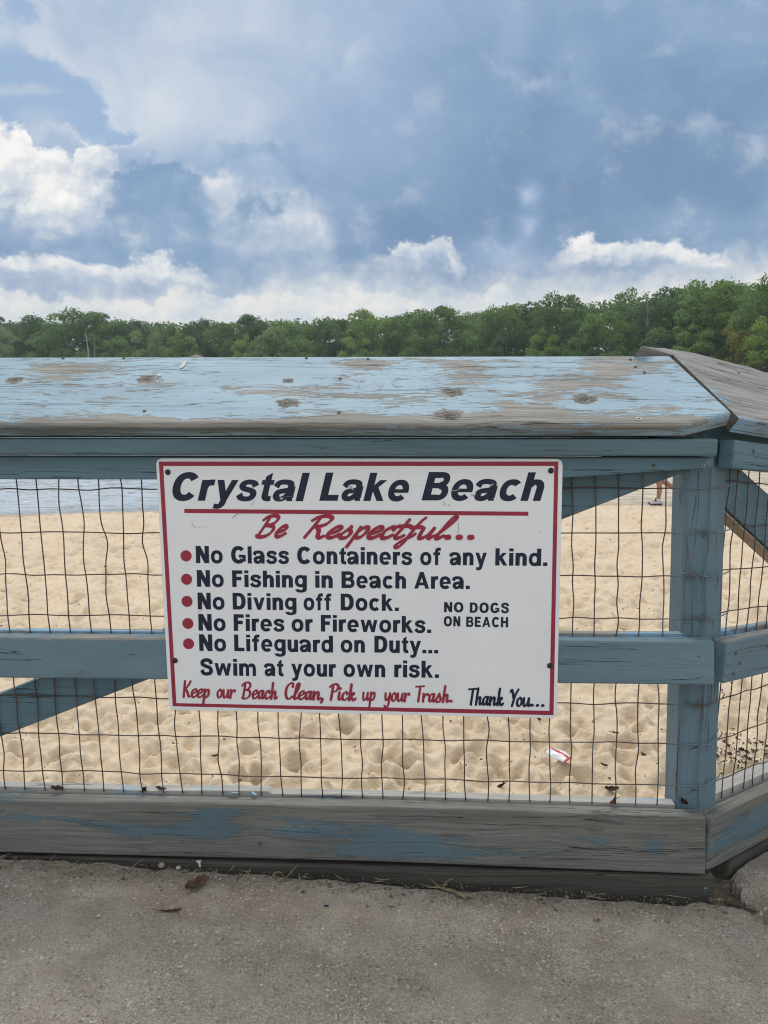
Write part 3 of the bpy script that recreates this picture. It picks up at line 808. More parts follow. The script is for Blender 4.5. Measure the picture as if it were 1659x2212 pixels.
def ARC(cx, cy, rx, ry, a0, a1, sw, sh, n=22, ex=2.25):
    out, inn = [], []
    for i in range(n + 1):
        q = R(a0 + (a1 - a0) * i / n); c, s = math.cos(q), math.sin(q)
        f = (abs(c) ** ex + abs(s) ** ex) ** (-1 / ex)
        out.append((cx + rx * c * f, cy + ry * s * f)); inn.append((cx + (rx - sw) * c * f, cy + (ry - sh) * s * f))
    return [[out[i], out[i + 1], inn[i + 1], inn[i]] for i in range(n)]


def PEN(pts, wh, wv, n=8):
    P = catmull(pts, n); L, Q = [], []
    for i, p in enumerate(P):
        t = P[min(len(P) - 1, i + 1)] - P[max(0, i - 1)]; t = t / (np.hypot(*t) + 1e-9)
        w = math.hypot(wh * t[0], wv * t[1]) / 2; nn = np.array([-t[1], t[0]])
        L.append(tuple(p + nn * w)); Q.append(tuple(p - nn * w))
    return [[L[i], L[i + 1], Q[i + 1], Q[i]] for i in range(len(P) - 1)]


def glyph(ch):
    S, H, s, h, X = S_, H_, s_, h_, XH
    if ch == 'N': w = .86; return w, [R4(0, 0, S, 1), R4(w - S, 0, w, 1), [(0, 1), (w - S * 1.08, 0), (w, 0), (S * 1.08, 1)]]
    if ch == 'L': return .68, [R4(0, 0, S, 1), R4(S, 0, .68, H)]
    if ch == 'F': return .66, [R4(0, 0, S, 1), R4(S, 1 - H, .66, 1), R4(S, .405, .59, .405 + H)]
    if ch == 'E': return .72, [R4(0, 0, S, 1), R4(S, 1 - H, .70, 1), R4(S, .42, .66, .42 + H * .95), R4(S, 0, .72, H)]
    if ch == 'H': return .86, [R4(0, 0, S, 1), R4(.86 - S, 0, .86, 1), R4(S, .41, .86 - S, .41 + H)]
    if ch == 'D': return .86, [R4(0, 0, S, 1), R4(S, 0, .40, H), R4(S, 1 - H, .40, 1)] + ARC(.40, .5, .46, .5, -90, 90, S, H)
    if ch == 'B': return .86, [R4(0, 0, S, 1), R4(S, 1 - H, .50, 1), R4(S, .43, .52, .43 + H * .9), R4(S, 0, .52, H)] + ARC(.49, .73, .32, .27, -90, 90, .22, H * .92) + ARC(.51, .296, .35, .296, -90, 90, .23, H * .92)
    if ch == 'C': return .90, ARC(.47, .5, .47, .515, 38, 322, S * 1.02, H * 1.08)
    if ch == 'G': return .98, ARC(.48, .5, .48, .515, 40, 320, S * 1.02, H * 1.08) + [R4(.745, .11, .965, .50), R4(.52, .345, .75, .515)]
    if ch == 'O': return 1.0, ARC(.5, .5, .5, .515, 0, 360, S * 1.03, H * 1.05, 40)
    if ch == 'S': return .82, PEN([(.71, .67), (.67, .83), (.54, .905), (.38, .915), (.20, .86), (.135, .735), (.20, .62), (.42, .535), (.63, .45), (.705, .29), (.63, .14), (.42, .085), (.20, .13), (.10, .32)], .205, .25)
    if ch == 'A': return .98, [[(0, 0), (.25, 0), (.615, 1), (.365, 1)], [(.98, 0), (.73, 0), (.365, 1), (.615, 1)], R4(.24, .20, .74, .37)]
    if ch == 'n': return .70, [R4(0, 0, s, X), R4(.70 - s, 0, .70, .44)] + ARC(.37, .43, .33, .325, 0, 158, s, h)
    if ch == 'h': return .70, [R4(0, 0, s, 1), R4(.70 - s, 0, .70, .44)] + ARC(.37, .43, .33, .325, 0, 158, s, h)
    if ch == 'm': return 1.10, [R4(0, 0, s, X), R4(.44, 0, .655, .44), R4(.885, 0, 1.10, .44)] + ARC(.36, .43, .295, .325, 0, 158, .215, h) + ARC(.83, .43, .27, .325, 0, 150, .215, h)
    if ch == 'r': return .47, [R4(0, 0, s, X)] + PEN([(.14, .40), (.20, .56), (.31, .645), (.47, .645)], .21, .225)
    if ch == 'u': return .70, [R4(.70 - s, 0, .70, X), R4(0, .31, s, X)] + ARC(.33, .31, .33, .325, 180, 338, s, h)
    if ch == 'o': return .77, ARC(.385, .37, .385, .387, 0, 360, .228, h, 36)
    if ch == 'c': return .70, ARC(.37, .37, .37, .387, 42, 318, .228, h * 1.05)
    if ch == 'e': return .74, ARC(.37, .37, .37, .387, 0, 318, .225, h) + [R4(.13, .295, .74, .42)]
    if ch == 'a': return .74, [R4(.465, .10, .465 + s, .52), [(.50, .12), (.683, .12), (.74, 0), (.52, 0)]] + PEN([(.035, .50), (.11, .625), (.24, .672), (.42, .665), (.535, .615), (.572, .50)], .18, .235) + PEN([(.52, .385), (.33, .36), (.16, .315), (.108, .205), (.165, .095), (.29, .075), (.42, .125), (.53, .24)], .175, .232)
    if ch == 'd': return .76, ARC(.36, .37, .36, .387, 0, 360, .215, h, 32) + [R4(.76 - s, 0, .76, 1)]
    if ch == 'g': return .76, ARC(.36, .39, .36, .367, 0, 360, .215, h * .97, 32) + [R4(.76 - s, -.06, .76, X)] + ARC(.38, -.06, .38, .235, 195, 360, s, .155)
    if ch == 'i': return s, [R4(0, 0, s, X), R4(0, .825, s, 1)]
    if ch == 'l': return s, [R4(0, 0, s, 1)]
    if ch == 'k': return .73, [R4(0, 0, s, 1), [(s * .8, .26), (s * .8, .50), (.44, X), (.70, X)], [(.24, .38), (.40, .54), (.745, 0), (.49, 0)]]
    if ch == 's': return .67, PEN([(.59, .515), (.52, .63), (.34, .672), (.17, .63), (.118, .53), (.19, .445), (.36, .395), (.52, .335), (.563, .215), (.49, .105), (.33, .07), (.15, .11), (.06, .235)], .175, .232)
    if ch == 't': return .43, [[(.10, .74), (.318, .74), (.318, 1.0), (.10, .86)], R4(.10, .20, .318, X), R4(0, X - .165, .435, X)] + PEN([(.21, .24), (.235, .13), (.32, .080), (.44, .095)], .18, .24)
    if ch == 'f': return .49, [R4(.12, 0, .338, .76), R4(0, X - .165, .46, X)] + PEN([(.228, .70), (.25, .85), (.34, .922), (.51, .918)], .18, .24)
    if ch == 'v': return .75, [[(0, X), (.24, X), (.49, 0), (.265, 0)], [(.755, X), (.515, X), (.265, 0), (.49, 0)]]
    if ch == 'w': return 1.10, [[(0, X), (.225, X), (.40, 0), (.185, 0)], [(.645, X), (.455, X), (.185, 0), (.40, 0)], [(.455, X), (.645, X), (.915, 0), (.70, 0)], [(1.10, X), (.875, X), (.70, 0), (.915, 0)]]
    if ch == 'y': return .75, [[(0, X), (.24, X), (.505, .03), (.27, 0)], [(.755, X), (.515, X), (.235, -.10), (.46, -.05)]] + PEN([(.385, .02), (.325, -.13), (.23, -.195), (.06, -.185)], .175, .235)
    return s, [R4(0, 0, s, .205)]                                     # full stop


def grotesque(txt, shear, gap):
    polys, x0 = [], 0.0
    for ch in txt:
        w, ps = glyph(ch)
        for k, p in enumerate(ps): polys.append(([(q[0] + x0 + shear * q[1], q[1]) for q in p], k))
        x0 += w + gap + (-0.03 if ch in 'rty' else 0)
    return polys


# brush script as pen strokes: (points, ...) and advance, in units of the capital height
SCRIPT = {
    'B': ([[(.20, .97), (.16, .5), (.10, .0)], [(.0, .78), (.12, .93), (.35, 1.0), (.52, .90), (.49, .68), (.35, .55), (.20, .53)], [(.30, .54), (.50, .47), (.55, .27), (.44, .06), (.22, -.02), (.07, .02)]], .66),
    'R': ([[(.20, .97), (.16, .5), (.10, .0)], [(.0, .78), (.12, .93), (.38, 1.0), (.56, .88), (.50, .64), (.33, .52), (.20, .5)], [(.28, .51), (.40, .3), (.47, .07), (.56, .0), (.66, .08)]], .66),
    'e': ([[(.05, .2), (.20, .26), (.33, .38), (.29, .5), (.18, .49), (.07, .33), (.06, .14), (.14, .01), (.26, .03), (.40, .17)]], .36),
    's': ([[(-.02, .06), (.10, .26), (.21, .52)], [(.21, .52), (.23, .38), (.31, .22), (.28, .04), (.15, -.01), (.05, .07)]], .37),
    'p': ([[(.10, .50), (.09, .1), (.06, -.42)], [(.10, .26), (.20, .46), (.32, .48), (.36, .28), (.29, .06), (.18, .02), (.11, .1)]], .40),
    'c': ([[(.30, .37), (.30, .47), (.20, .50), (.08, .36), (.06, .15), (.14, .01), (.26, .03), (.38, .16)]], .35),
    't': ([[(.19, .86), (.14, .4), (.10, .12), (.16, .0), (.25, .03), (.34, .14)], [(.0, .54), (.34, .57)]], .31),
    'f': ([[(.30, .95), (.24, .80), (.17, .4), (.13, -.10), (.08, -.36), (.0, -.42), (-.05, -.30), (.05, -.10), (.26, .12), (.30, .22)], [(.04, .49), (.36, .52)]], .36),
    'u': ([[(.05, .48), (.06, .2), (.11, .02), (.21, .03), (.31, .2), (.36, .48)], [(.36, .48), (.35, .15), (.40, .01), (.50, .13)]], .46),
    'l': ([[(.04, .12), (.20, .45), (.32, .84), (.28, 1.0), (.20, .9), (.13, .4), (.10, .12), (.16, .0), (.30, .13)]], .28),
    'K': ([[(.11, 1.0), (.09, 0.)], [(.47, 1.0), (.31, .7), (.13, .47)], [(.17, .52), (.31, .3), (.41, .04), (.52, .06)]], .52),
    'o': ([[(.20, .50), (.08, .38), (.06, .14), (.17, .0), (.30, .10), (.33, .34), (.22, .50)]], .38),
    'r': ([[(.06, .50), (.07, .0)], [(.08, .22), (.17, .42), (.28, .50), (.33, .42)]], .36),
    'a': ([[(.31, .42), (.21, .50), (.09, .38), (.06, .15), (.13, .01), (.24, .1), (.32, .38)], [(.34, .49), (.31, .15), (.36, .01), (.46, .12)]], .42),
    'h': ([[(.13, 1.0), (.09, .0)], [(.09, .15), (.19, .42), (.29, .47), (.33, .35), (.31, .12), (.37, .01), (.46, .12)]], .44),
    'C': ([[(.43, .76), (.42, .95), (.30, 1.0), (.11, .75), (.07, .35), (.17, .04), (.31, .02), (.45, .18)]], .45),
    'n': ([[(.06, .49), (.07, .0)], [(.08, .2), (.19, .44), (.29, .47), (.33, .33), (.31, .1), (.37, .01), (.46, .12)]], .44),
    'P': ([[(.19, .95), (.13, .0)], [(.0, .80), (.14, .95), (.34, 1.), (.48, .84), (.39, .58), (.18, .48)]], .46),
    'i': ([[(.09, .49), (.08, .12), (.13, .01), (.22, .1)], [(.10, .70), (.115, .74)]], .20),
    'k': ([[(.13, 1.0), (.09, .0)], [(.09, .2), (.24, .46), (.31, .38), (.15, .25)], [(.17, .26), (.27, .05), (.35, .0), (.44, .12)]], .42),
    'y': ([[(.05, .48), (.06, .2), (.12, .04), (.23, .10), (.33, .36)], [(.35, .49), (.33, .0), (.25, -.35), (.13, -.42), (.06, -.32)]], .42),
    'T': ([[(.0, .93), (.25, .95), (.50, .97)], [(.27, .95), (.23, .0)]], .44),
    'Y': ([[(.0, .84), (.06, .97), (.15, .76), (.22, .48)], [(.47, 1.0), (.31, .64), (.18, .0)]], .40),
    ',': ([[(.10, .06), (.11, -.02), (.05, -.18)]], .2),
    '.': ([[(.10, .06), (.15, .07)]], .31),
}


def script_word(txt, width, pen, shear, contrast, gap, xs=1.0):
    polys = []; x0 = 0.0
    for ch in txt:
        strokes, adv = SCRIPT[ch]
        adv = adv * xs
        for st in strokes:
            st = [(q[0] * xs, q[1]) for q in st]
            P = catmull(st, 7) if len(st) > 2 else [np.array(st[0], float), (np.array(st[0]) + np.array(st[1])) / 2, np.array(st[1], float)]
            n = len(P); L = []; Rr = []
            dot = len(st) == 2 and np.hypot(*(np.array(st[0]) - np.array(st[1]))) < 0.08
            for i, p in enumerate(P):
                t = P[min(n - 1, i + 1)] - P[max(0, i - 1)]
                t = np.array([t[0] + shear * t[1], t[1]]); t = t / (np.hypot(*t) + 1e-9)
                ang = abs(t[0] * math.sin(pen) - t[1] * math.cos(pen))
                w = width * (contrast + (1 - contrast) * ang)
                if dot: w = width * 0.95
                nrm = np.array([-t[1], t[0]])
                q = np.array([p[0] + x0 + shear * p[1], p[1]])
                L.append(q + nrm * w / 2); Rr.append(q - nrm * w / 2)
            for i in range(n - 1): polys.append([L[i], L[i + 1], Rr[i + 1], Rr[i]])
            for k in (0, n - 1):                                     # rounded stroke ends
                c = (L[k] + Rr[k]) / 2; rr = np.hypot(*(L[k] - Rr[k])) / 2 * (0.98 if not dot else 1.1)
                polys.append([c + rr * np.array([math.cos(q), math.sin(q)]) for q in [2 * math.pi * j / 12 for j in range(12)]])
        x0 += adv + gap
    return polys


for w_ in WORDS:
    key, ws = w_[5], [w_]
    verts, faces = [], []
    mat = M_RED if key in 'AR' else M_NAVY
    for (txt, a0, a1, zb, h, _) in ws:
        if key in ('A', 'R', 'K'):
            polys = script_word(txt, 0.238, 0.70, 0.62, 0.46, 0.05, 1.42) if key == 'A' else script_word(txt, 0.165, 0.45, 0.10, 0.55, 0.02)
            allp = np.array([q for p in polys for q in p])
            xmin, xmax = allp[:, 0].min(), allp[:, 0].max()
            sx = (a1 - a0) / (xmax - xmin)
            for i, p in enumerate(polys):
                b = len(verts)
                for q in p: verts.append((a0 + (q[0] - xmin) * sx, zb + q[1] * h, VZ + 0.000004 * (len(faces) % 400)))
                faces.append(tuple(range(b, b + len(p))))
        else:
            polys = grotesque(txt, 0.26 if key == 'I' else 0.0, {'I': 0.11, 'D': 0.17}.get(key, 0.125))
            allx = [q[0] for p, k in polys for q in p]
            xmin, xmax = min(allx), max(allx); sx = (a1 - a0) / (xmax - xmin)
            for p, k in polys:
                b = len(verts)
                for q in p: verts.append((a0 + (q[0] - xmin) * sx, zb + q[1] * h, VZ + 0.000006 * (k % 60)))
                faces.append(tuple(range(b, b + len(p))))
    nm = LINE_NAME.get(key, 'rule_lettering')
    me = bpy.data.meshes.new(nm); me.from_pydata(verts, [], faces); me.update(); me.materials.append(mat)
    link(bpy.data.objects.new(nm, me), F1, sign)


# hair-thin scuffs on the sign face
def ribbon(pts, w):
    P = catmull(pts, 5); L = []; Rr = []
    for i, p in enumerate(P):
        t = P[min(len(P) - 1, i + 1)] - P[max(0, i - 1)]; t = t / (np.hypot(*t) + 1e-9); nn = np.array([-t[1], t[0]])
        ww = w * (0.25 + 0.75 * math.sin(math.pi * (i + 0.3) / (len(P) - 0.4)))
        L.append(p + nn * ww / 2); Rr.append(p - nn * ww / 2)
    return [[L[i], L[i + 1], Rr[i + 1], Rr[i]] for i in range(len(P) - 1)]


sc = []
for pts, w in [([(-0.446, 0.862), (-0.438, 0.850), (-0.436, 0.848)], .0012), ([(-0.436, 0.848), (-0.420, 0.850), (-0.404, 0.853)], .0006), ([(-0.350, 0.870), (-0.342, 0.877), (-0.330, 0.884)], .0016),
               ([(-0.306, 0.897), (-0.300, 0.905), (-0.296, 0.913)], .001), ([(0.168, 0.868), (0.170, 0.850), (0.165, 0.832)], .0012), ([(0.130, 0.908), (0.139, 0.910), (0.134, 0.903), (0.143, 0.904)], .0008),
               ([(0.146, 0.906), (0.149, 0.900)], .0014), ([(0.353, 0.845), (0.3535, 0.842)], .0018), ([(-0.24, 0.918), (-0.22, 0.921), (-0.205, 0.922)], .0006)]:
    if len(pts) == 2: pts = [pts[0], ((pts[0][0] + pts[1][0]) / 2 + .0003, (pts[0][1] + pts[1][1]) / 2), pts[1]]
    flat('scuff', ribbon(pts, w), M_SCRATCH, sign, VZ + 0.0006)
M_CHIPV = plain('chipped_vinyl', (0.55, 0.56, 0.56), 0.6, 0, 0.2, 80)
for pts, w in [([(-0.082, 0.947), (-0.076, 0.944), (-0.069, 0.937)], .005), ([(-0.2385, 0.915), (-0.234, 0.917), (-0.231, 0.914)], .004), ([(0.195, 0.928), (0.201, 0.926), (0.208, 0.930)], .0045), ([(0.150, 0.935), (0.163, 0.937), (0.172, 0.940)], .0015), ([(0.238, 0.945), (0.243, 0.950), (0.247, 0.952)], .003), ([(0.058, 0.948), (0.072, 0.9485), (0.085, 0.948)], .0008), ([(-0.437, 0.648), (-0.431, 0.652), (-0.427, 0.655)], .002)]:
    flat('chipped_spot', ribbon(pts, w), M_CHIPV, sign, VZ + 0.0009)
# scratched initials on the cap, worn to a faint pink
M_GRAF = plain('faded_paint', (0.36, 0.41, 0.47), 0.8, 0, 0.25, 120)
for strokes in ([[(-0.075, 0.170), (-0.063, 0.171), (-0.050, 0.170)], [(-0.063, 0.170), (-0.0635, 0.152), (-0.063, 0.136)]], [[(-0.020, 0.158), (-0.012, 0.147), (-0.004, 0.160)]], [[(0.040, 0.180), (0.026, 0.183), (0.017, 0.165), (0.026, 0.147), (0.041, 0.151)]]):
    flat('graffiti', [q for pts in strokes for q in ribbon(pts, 0.006)], M_GRAF, cap, 0.0006, FC)
# ------------------------------------------------------------------ ground: concrete walkway, ramp slab, dirt
M_CONC, nb = material('concrete')
tc = nb.n.new('ShaderNodeTexCoord').outputs['Object']
x, y, z = nb.sep(tc)
big = nb.noise(tc, 2.3, 5, 0.62)
med = nb.noise(tc, 13.0, 5, 0.65)
fin = nb.noise(tc, 210.0, 3, 0.75)
vfin = nb.noise(tc, 420.0, 2, 0.6)
col = nb.ramp(big * 0.30 + med * 0.36 + fin * 0.78 + (vfin - 0.5) * 0.4 - 0.225, [(0.22, (0.135, 0.116, 0.092)), (0.42, (0.262, 0.232, 0.192)), (0.58, (0.390, 0.350, 0.298)), (0.80, (0.580, 0.535, 0.468))])
worn = nb.ss(nb.noise(tc, 4.2, 5, 0.62), 0.46, 0.64)
col = nb.mix(worn * 0.30, col, (0.37, 0.328, 0.272))
# brown leaf stain, stronger towards the fence
st = nb.noise(nb.comb(x * 3.0 + 4.0, y * 4.0, z), 1.0, 5, 0.65) + nb.ss(y, 1.35, 1.72) * 0.16
col = nb.mix(nb.ss(st, 0.50, 0.72) * 0.45, col, (0.200, 0.158, 0.115))
# exposed aggregate: small stones, some pale, some dark
for sc_, th0, th1, seed in ((85.0, 0.40, 0.28, 0.0), (150.0, 0.42, 0.30, 3.3)):
    vv = nb.n.new('ShaderNodeVectorMath'); vv.operation = 'ADD'; nb.l.new(tc, vv.inputs[0]); vv.inputs[1].default_value = (seed, seed * 2, 0)
    d = nb.voronoi(vv.outputs[0], sc_)
    c = nb.sep(nb.voronoi(vv.outputs[0], sc_, out='Color'))
    pale = nb.ss(c[0], 0.72, 0.80) * nb.ss(d, th0, th1)
    dark = nb.ss(c[1], 0.74, 0.82) * nb.ss(d, th0, th1)
    col = nb.mix(pale * (0.75 - worn * 0.5), col, nb.mix(c[2], (0.62, 0.58, 0.52), (0.42, 0.34, 0.27)))
    col = nb.mix(dark * (0.42 - worn * 0.32), col, (0.075, 0.068, 0.06))
    if seed == 0: h_st = pale + dark * 0.5
sp = nb.voronoi(tc, 38.0); spc = nb.sep(nb.voronoi(tc, 38.0, out='Color'))
col = nb.mix(nb.ss(spc[0], 0.90, 0.93) * nb.ss(sp, 0.13, 0.09), col, (0.62, 0.60, 0.55))
nb.put(nb.p.inputs['Base Color'], col)
nb.p.inputs['Roughness'].default_value = 0.92; nb.p.inputs['Specular IOR Level'].default_value = 0.25
nb.l.new(nb.bump(fin * 0.8 + vfin * 0.5 + med * 1.2 + h_st * 0.5, 0.004, 0.9), nb.p.inputs['Normal'])


def slab(name, outline_fn, us, vs, zf, depth, mat):
    """surface grid with a dropped rim"""
    U, V = np.meshgrid(us, vs)
    X, Y = outline_fn(U, V)
    Z = zf(X, Y)
    n, mth = len(us), len(vs)
    verts = np.stack([X, Y, Z], -1).reshape(-1, 3)
    idx = np.arange(n * mth).reshape(mth, n)
    rim = np.concatenate([idx[0, :], idx[1:, -1], idx[-1, -2::-1], idx[-2:0:-1, 0]])
    low = verts[rim].copy(); low[:, 2] -= depth
    base = len(verts); k = len(rim)
    side = np.stack([rim, np.roll(rim, -1), base + (np.arange(k) + 1) % k, base + np.arange(k)], -1)[:, ::-1]
    me = mesh_np(name, np.concatenate([verts, low]), np.concatenate([grid_faces(n, mth), side]), mat, smooth=False)
    o = bpy.data.objects.new(name, me)
    link(o)
    return tag(o, kind='structure')


def conc_z(X, Y):
    e_ = np.clip((Y - 1.40) / 0.3, 0, 1)
    return -0.0345 * np.clip(X, -4, 3) + fbm(X * 5, Y * 5, 4) * 0.006 + fbm(X * 40, Y * 40, 3) * 0.0022 * (0.6 + e_)


def walk_xy(U, V):
    # far edge along the fence (ragged), right edge along the slanting joint with the ramp slab
    fx = U
    far = 1.700 - 0.0489 * U + fbm(U * 9, U * 0 + 3.0, 4) * 0.022 - 0.035 + 0.02 * np.clip(-U, 0, 1)
    yv = -6.0 + (far + 6.0) * V
    return fx, yv


us = np.concatenate([np.linspace(-7, -1.1, 12), np.linspace(-1.05, 0.84, 380)])
vs = np.concatenate([np.linspace(0, 0.925, 10), np.linspace(0.93, 1, 150)])


def walk_joint(U, V):
    X, Y = walk_xy(U, V)
    t = (U + 7) / 7.84
    # the right border runs from (0.79, 1.66) to (1.05, 1.35) and on
    xr = 0.800 + (1.66 - Y) * 0.62 + fbm(Y * 14, Y * 0, 3) * 0.012
    s = np.clip((U - 0.2) / 0.64, 0, 1)
    X = U + s * (xr - 0.84)
    Y = Y - 0.0489 * (X - U) * V
    return X, Y


slab('walkway', walk_joint, us, vs, conc_z, 0.10, M_CONC)


def ramp_xy(U, V):
    # U along the ramp from the joint, V from the fence side towards the viewer
    b = 0.012 + 2.6 * V ** 1.6 + fbm(U * 9, V * 0 + 9.0, 4) * 0.02 * (1 - V)
    a0 = 0.118 - 0.20 * V ** 0.8 * 2.2 + fbm(V * 40, V * 0 + 2, 4) * 0.05
    A = a0 + (U - 0) * 2.8 + 0 * V
    P = np.stack([KORG.x + A * math.cos(PH) + b * N2.x, KORG.y + A * math.sin(PH) + b * N2.y], 0)
    return P[0], P[1]


def ramp_z(X, Y):
    A = (X - KORG.x) * math.cos(PH) + (Y - KORG.y) * math.sin(PH)
    b = (X - KORG.x) * N2.x + (Y - KORG.y) * N2.y
    edge = A - (0.118 - 0.44 * np.clip(b / 2.6, 0, 1) ** 0.5)
    edge = edge + 0.05 * fbm(X * 16, Y * 16, 3)
    roll = np.clip(1 - edge / 0.05, 0, 1)
    return 0.004 - 0.085 * A + fbm(X * 5, Y * 5, 4) * 0.006 + fbm(X * 40, Y * 40, 3) * 0.003 - roll * (0.030 + 0.03 * fbm(X * 25, Y * 25, 3))


slab('ramp_slab', ramp_xy, np.linspace(0, 1, 260), np.linspace(0, 1, 160), ramp_z, 0.10, M_CONC)

M_DIRT, nb = material('dirt')
tc = nb.n.new('ShaderNodeTexCoord').outputs['Object']
nb.put(nb.p.inputs['Base Color'], nb.ramp(nb.noise(tc, 60, 6, 0.7), [(0.3, (0.075, 0.058, 0.043)), (0.5, (0.19, 0.148, 0.108)), (0.7, (0.34, 0.275, 0.205))]))
nb.p.inputs['Roughness'].default_value = 0.95
nb.l.new(nb.bump(nb.noise(tc, 120, 5, 0.7), 0.006, 1.0), nb.p.inputs['Normal'])
gu = np.linspace(-7, 2.6, 420); gv = np.linspace(0.4, 1.82, 90)
U, V = np.meshgrid(gu, gv)
Zd = -0.0345 * U - 0.055 + fbm(U * 8, V * 8, 5) * 0.03 + 0.036 * np.clip((U - 0.70) / 0.08, 0, 1) * np.clip((1.5 - U) / 0.3, 0, 1)
Vw = V - 0.0489 * U
me = mesh_np('dirt', np.stack([U, Vw, Zd], -1).reshape(-1, 3), grid_faces(len(gu), len(gv)), M_DIRT)
tag(link(bpy.data.objects.new('dirt', me)), kind='structure')

# ------------------------------------------------------------------ beach
M_SAND, nb = material('sand')
tc = nb.n.new('ShaderNodeTexCoord').outputs['Object']
x, y, z = nb.sep(tc)
f1 = nb.noise(tc, 1.1, 4, 0.6); f2 = nb.noise(tc, 14, 5, 0.65); f3 = nb.noise(tc, 260, 3, 0.7)
col = nb.ramp(f1 * 0.3 + f2 * 0.40 + f3 * 0.55 - 0.12, [(0.30, (0.525, 0.420, 0.295)), (0.5, (0.640, 0.525, 0.380)), (0.70, (0.735, 0.625, 0.475))])
# damp darker sand and wrack at the water's edge
wet = nb.ss(z + (f2 - 0.5) * 0.02, -0.447, -0.466)
col = nb.mix(wet * 0.55, col, (0.30, 0.235, 0.165))
d = nb.voronoi(tc, 21.0); dc = nb.sep(nb.voronoi(tc, 21.0, out='Color'))
spk = nb.ss(dc[0], 0.86, 0.89) * nb.ss(d, 0.16, 0.10) * nb.ss(nb.noise(tc, 1.6, 3), 0.40, 0.60)
col = nb.mix(spk * 0.8, col, (0.12, 0.085, 0.06))
nb.put(nb.p.inputs['Base Color'], col)
nb.p.inputs['Roughness'].default_value = 0.95; nb.p.inputs['Specular IOR Level'].default_value = 0.15
nb.l.new(nb.bump(f2 * 0.6 + f3 * 0.12 + nb.noise(tc, 45, 4, 0.65) * 0.5, 0.016, 0.8), nb.p.inputs['Normal'])

SAND_Z = -0.43
WATER_Z = -0.475


def shore_y(X): return np.interp(X, [-30, -6.8, -4.2, 0, 5.3, 12, 30], [9.0, 13.0, 13.95, 14.7, 15.0, 15.6, 17.0]) + 0.10 * np.sin(X * 1.9) + 0.06 * np.sin(X * 4.3)


ny, nx = 620, 560
ys = 1.62 * (24.0 / 1.62) ** (np.linspace(0, 1, ny))
tx = np.linspace(-0.78, 0.78, nx)
Yg = np.repeat(ys[:, None], nx, 1); Xg = Yg * tx[None, :]
Zs = SAND_Z + 0.035 * fbm(Xg * 0.6, Yg * 0.6, 3) + 0.014 * fbm(Xg * 2.1, Yg * 2.6, 4, 0.55) + 0.016 * fbm(Xg * 8, Yg * 10, 5, 0.62) + 0.012 * fbm(Xg * 24, Yg * 30, 3, 0.6)
rs = np.random.RandomState(11)
Zs0 = np.zeros_like(Zs)
for k in range(13000):          # footprints and scuffs
    yy0 = 1.7 * (14.5 / 1.7) ** rs.rand() if k % 2 else rs.uniform(1.8, 14.5)
    xx0 = yy0 * rs.uniform(-0.75, 0.75)
    r = rs.uniform(0.020, 0.058); dep = rs.uniform(0.012, 0.036) * (r / 0.09) * (1 + yy0 / 7); r *= 1 + yy0 / 14; el = rs.uniform(1.0, 2.2); th = rs.uniform(0, math.pi)
    i0, i1 = np.searchsorted(ys, [yy0 - 3.2 * r * 1.6, yy0 + 3.2 * r * 1.6])
    j0, j1 = np.searchsorted(tx, [(xx0 - 3.2 * r * 1.6) / yy0, (xx0 + 3.2 * r * 1.6) / yy0])
    if i1 <= i0 or j1 <= j0: continue
    px = Xg[i0:i1, j0:j1] - xx0; py = Yg[i0:i1, j0:j1] - yy0
    a = (px * math.cos(th) + py * math.sin(th)) / (r * el ** 0.5); b = (-px * math.sin(th) + py * math.cos(th)) / (r / el ** 0.5)
    q = a * a + b * b
    Zs0[i0:i1, j0:j1] += dep * (-np.exp(-q * 1.1) + 0.75 * np.exp(-(np.sqrt(q) - 1.45) ** 2 * 4.5) * (0.55 + 0.45 * np.sin(3 * np.arctan2(b, a) + k)))
Zs += np.clip(Zs0, -0.06, 0.05)
Sy = shore_y(Xg)
sh = np.clip((Yg - (Sy - 1.6)) / 1.6, 0, 4)
damp = np.clip(1 - (Yg - (Sy - 1.2)) / 1.2, 0.06, 1)
Zs = SAND_Z + (Zs - SAND_Z) * damp - 0.045 * np.clip(sh, 0, 1) ** 1.5 - 0.02 * np.clip(Yg - Sy, 0, 30)
me = mesh_np('beach_sand', np.stack([Xg, Yg, Zs], -1).reshape(-1, 3), grid_faces(nx, ny), M_SAND, smooth=True)
tag(link(bpy.data.objects.new('beach_sand', me)), kind='structure')


def sand_z(px, py):
    i = min(ny - 1, max(0, int(np.searchsorted(ys, py)))); j = min(nx - 1, max(0, int(np.searchsorted(tx, px / py))))
    return float(Zs[i, j])


# the wide ground under and around everything
M_GROUND, nb = material('ground')
tc = nb.n.new('ShaderNodeTexCoord').outputs['Object']
nb.put(nb.p.inputs['Base Color'], nb.ramp(nb.noise(tc, 0.3, 6, 0.6), [(0.3, (0.40, 0.32, 0.22)), (0.6, (0.52, 0.42, 0.30)), (0.8, (0.10, 0.13, 0.05))]))
nb.p.inputs['Roughness'].default_value = 0.95
gr_ = np.concatenate([np.linspace(-320, -60, 8), np.linspace(-50, 50, 41), np.linspace(60, 320, 8)])
U, V = np.meshgrid(gr_, gr_)
Zb = np.where(V < 12, -0.62, -1.6) + 0.02 * np.sin(U) * np.sin(V)
me = mesh_np('ground', np.stack([U, V, Zb], -1).reshape(-1, 3), grid_faces(len(gr_), len(gr_)), M_GROUND)
tag(link(bpy.data.objects.new('ground', me)), kind='structure')

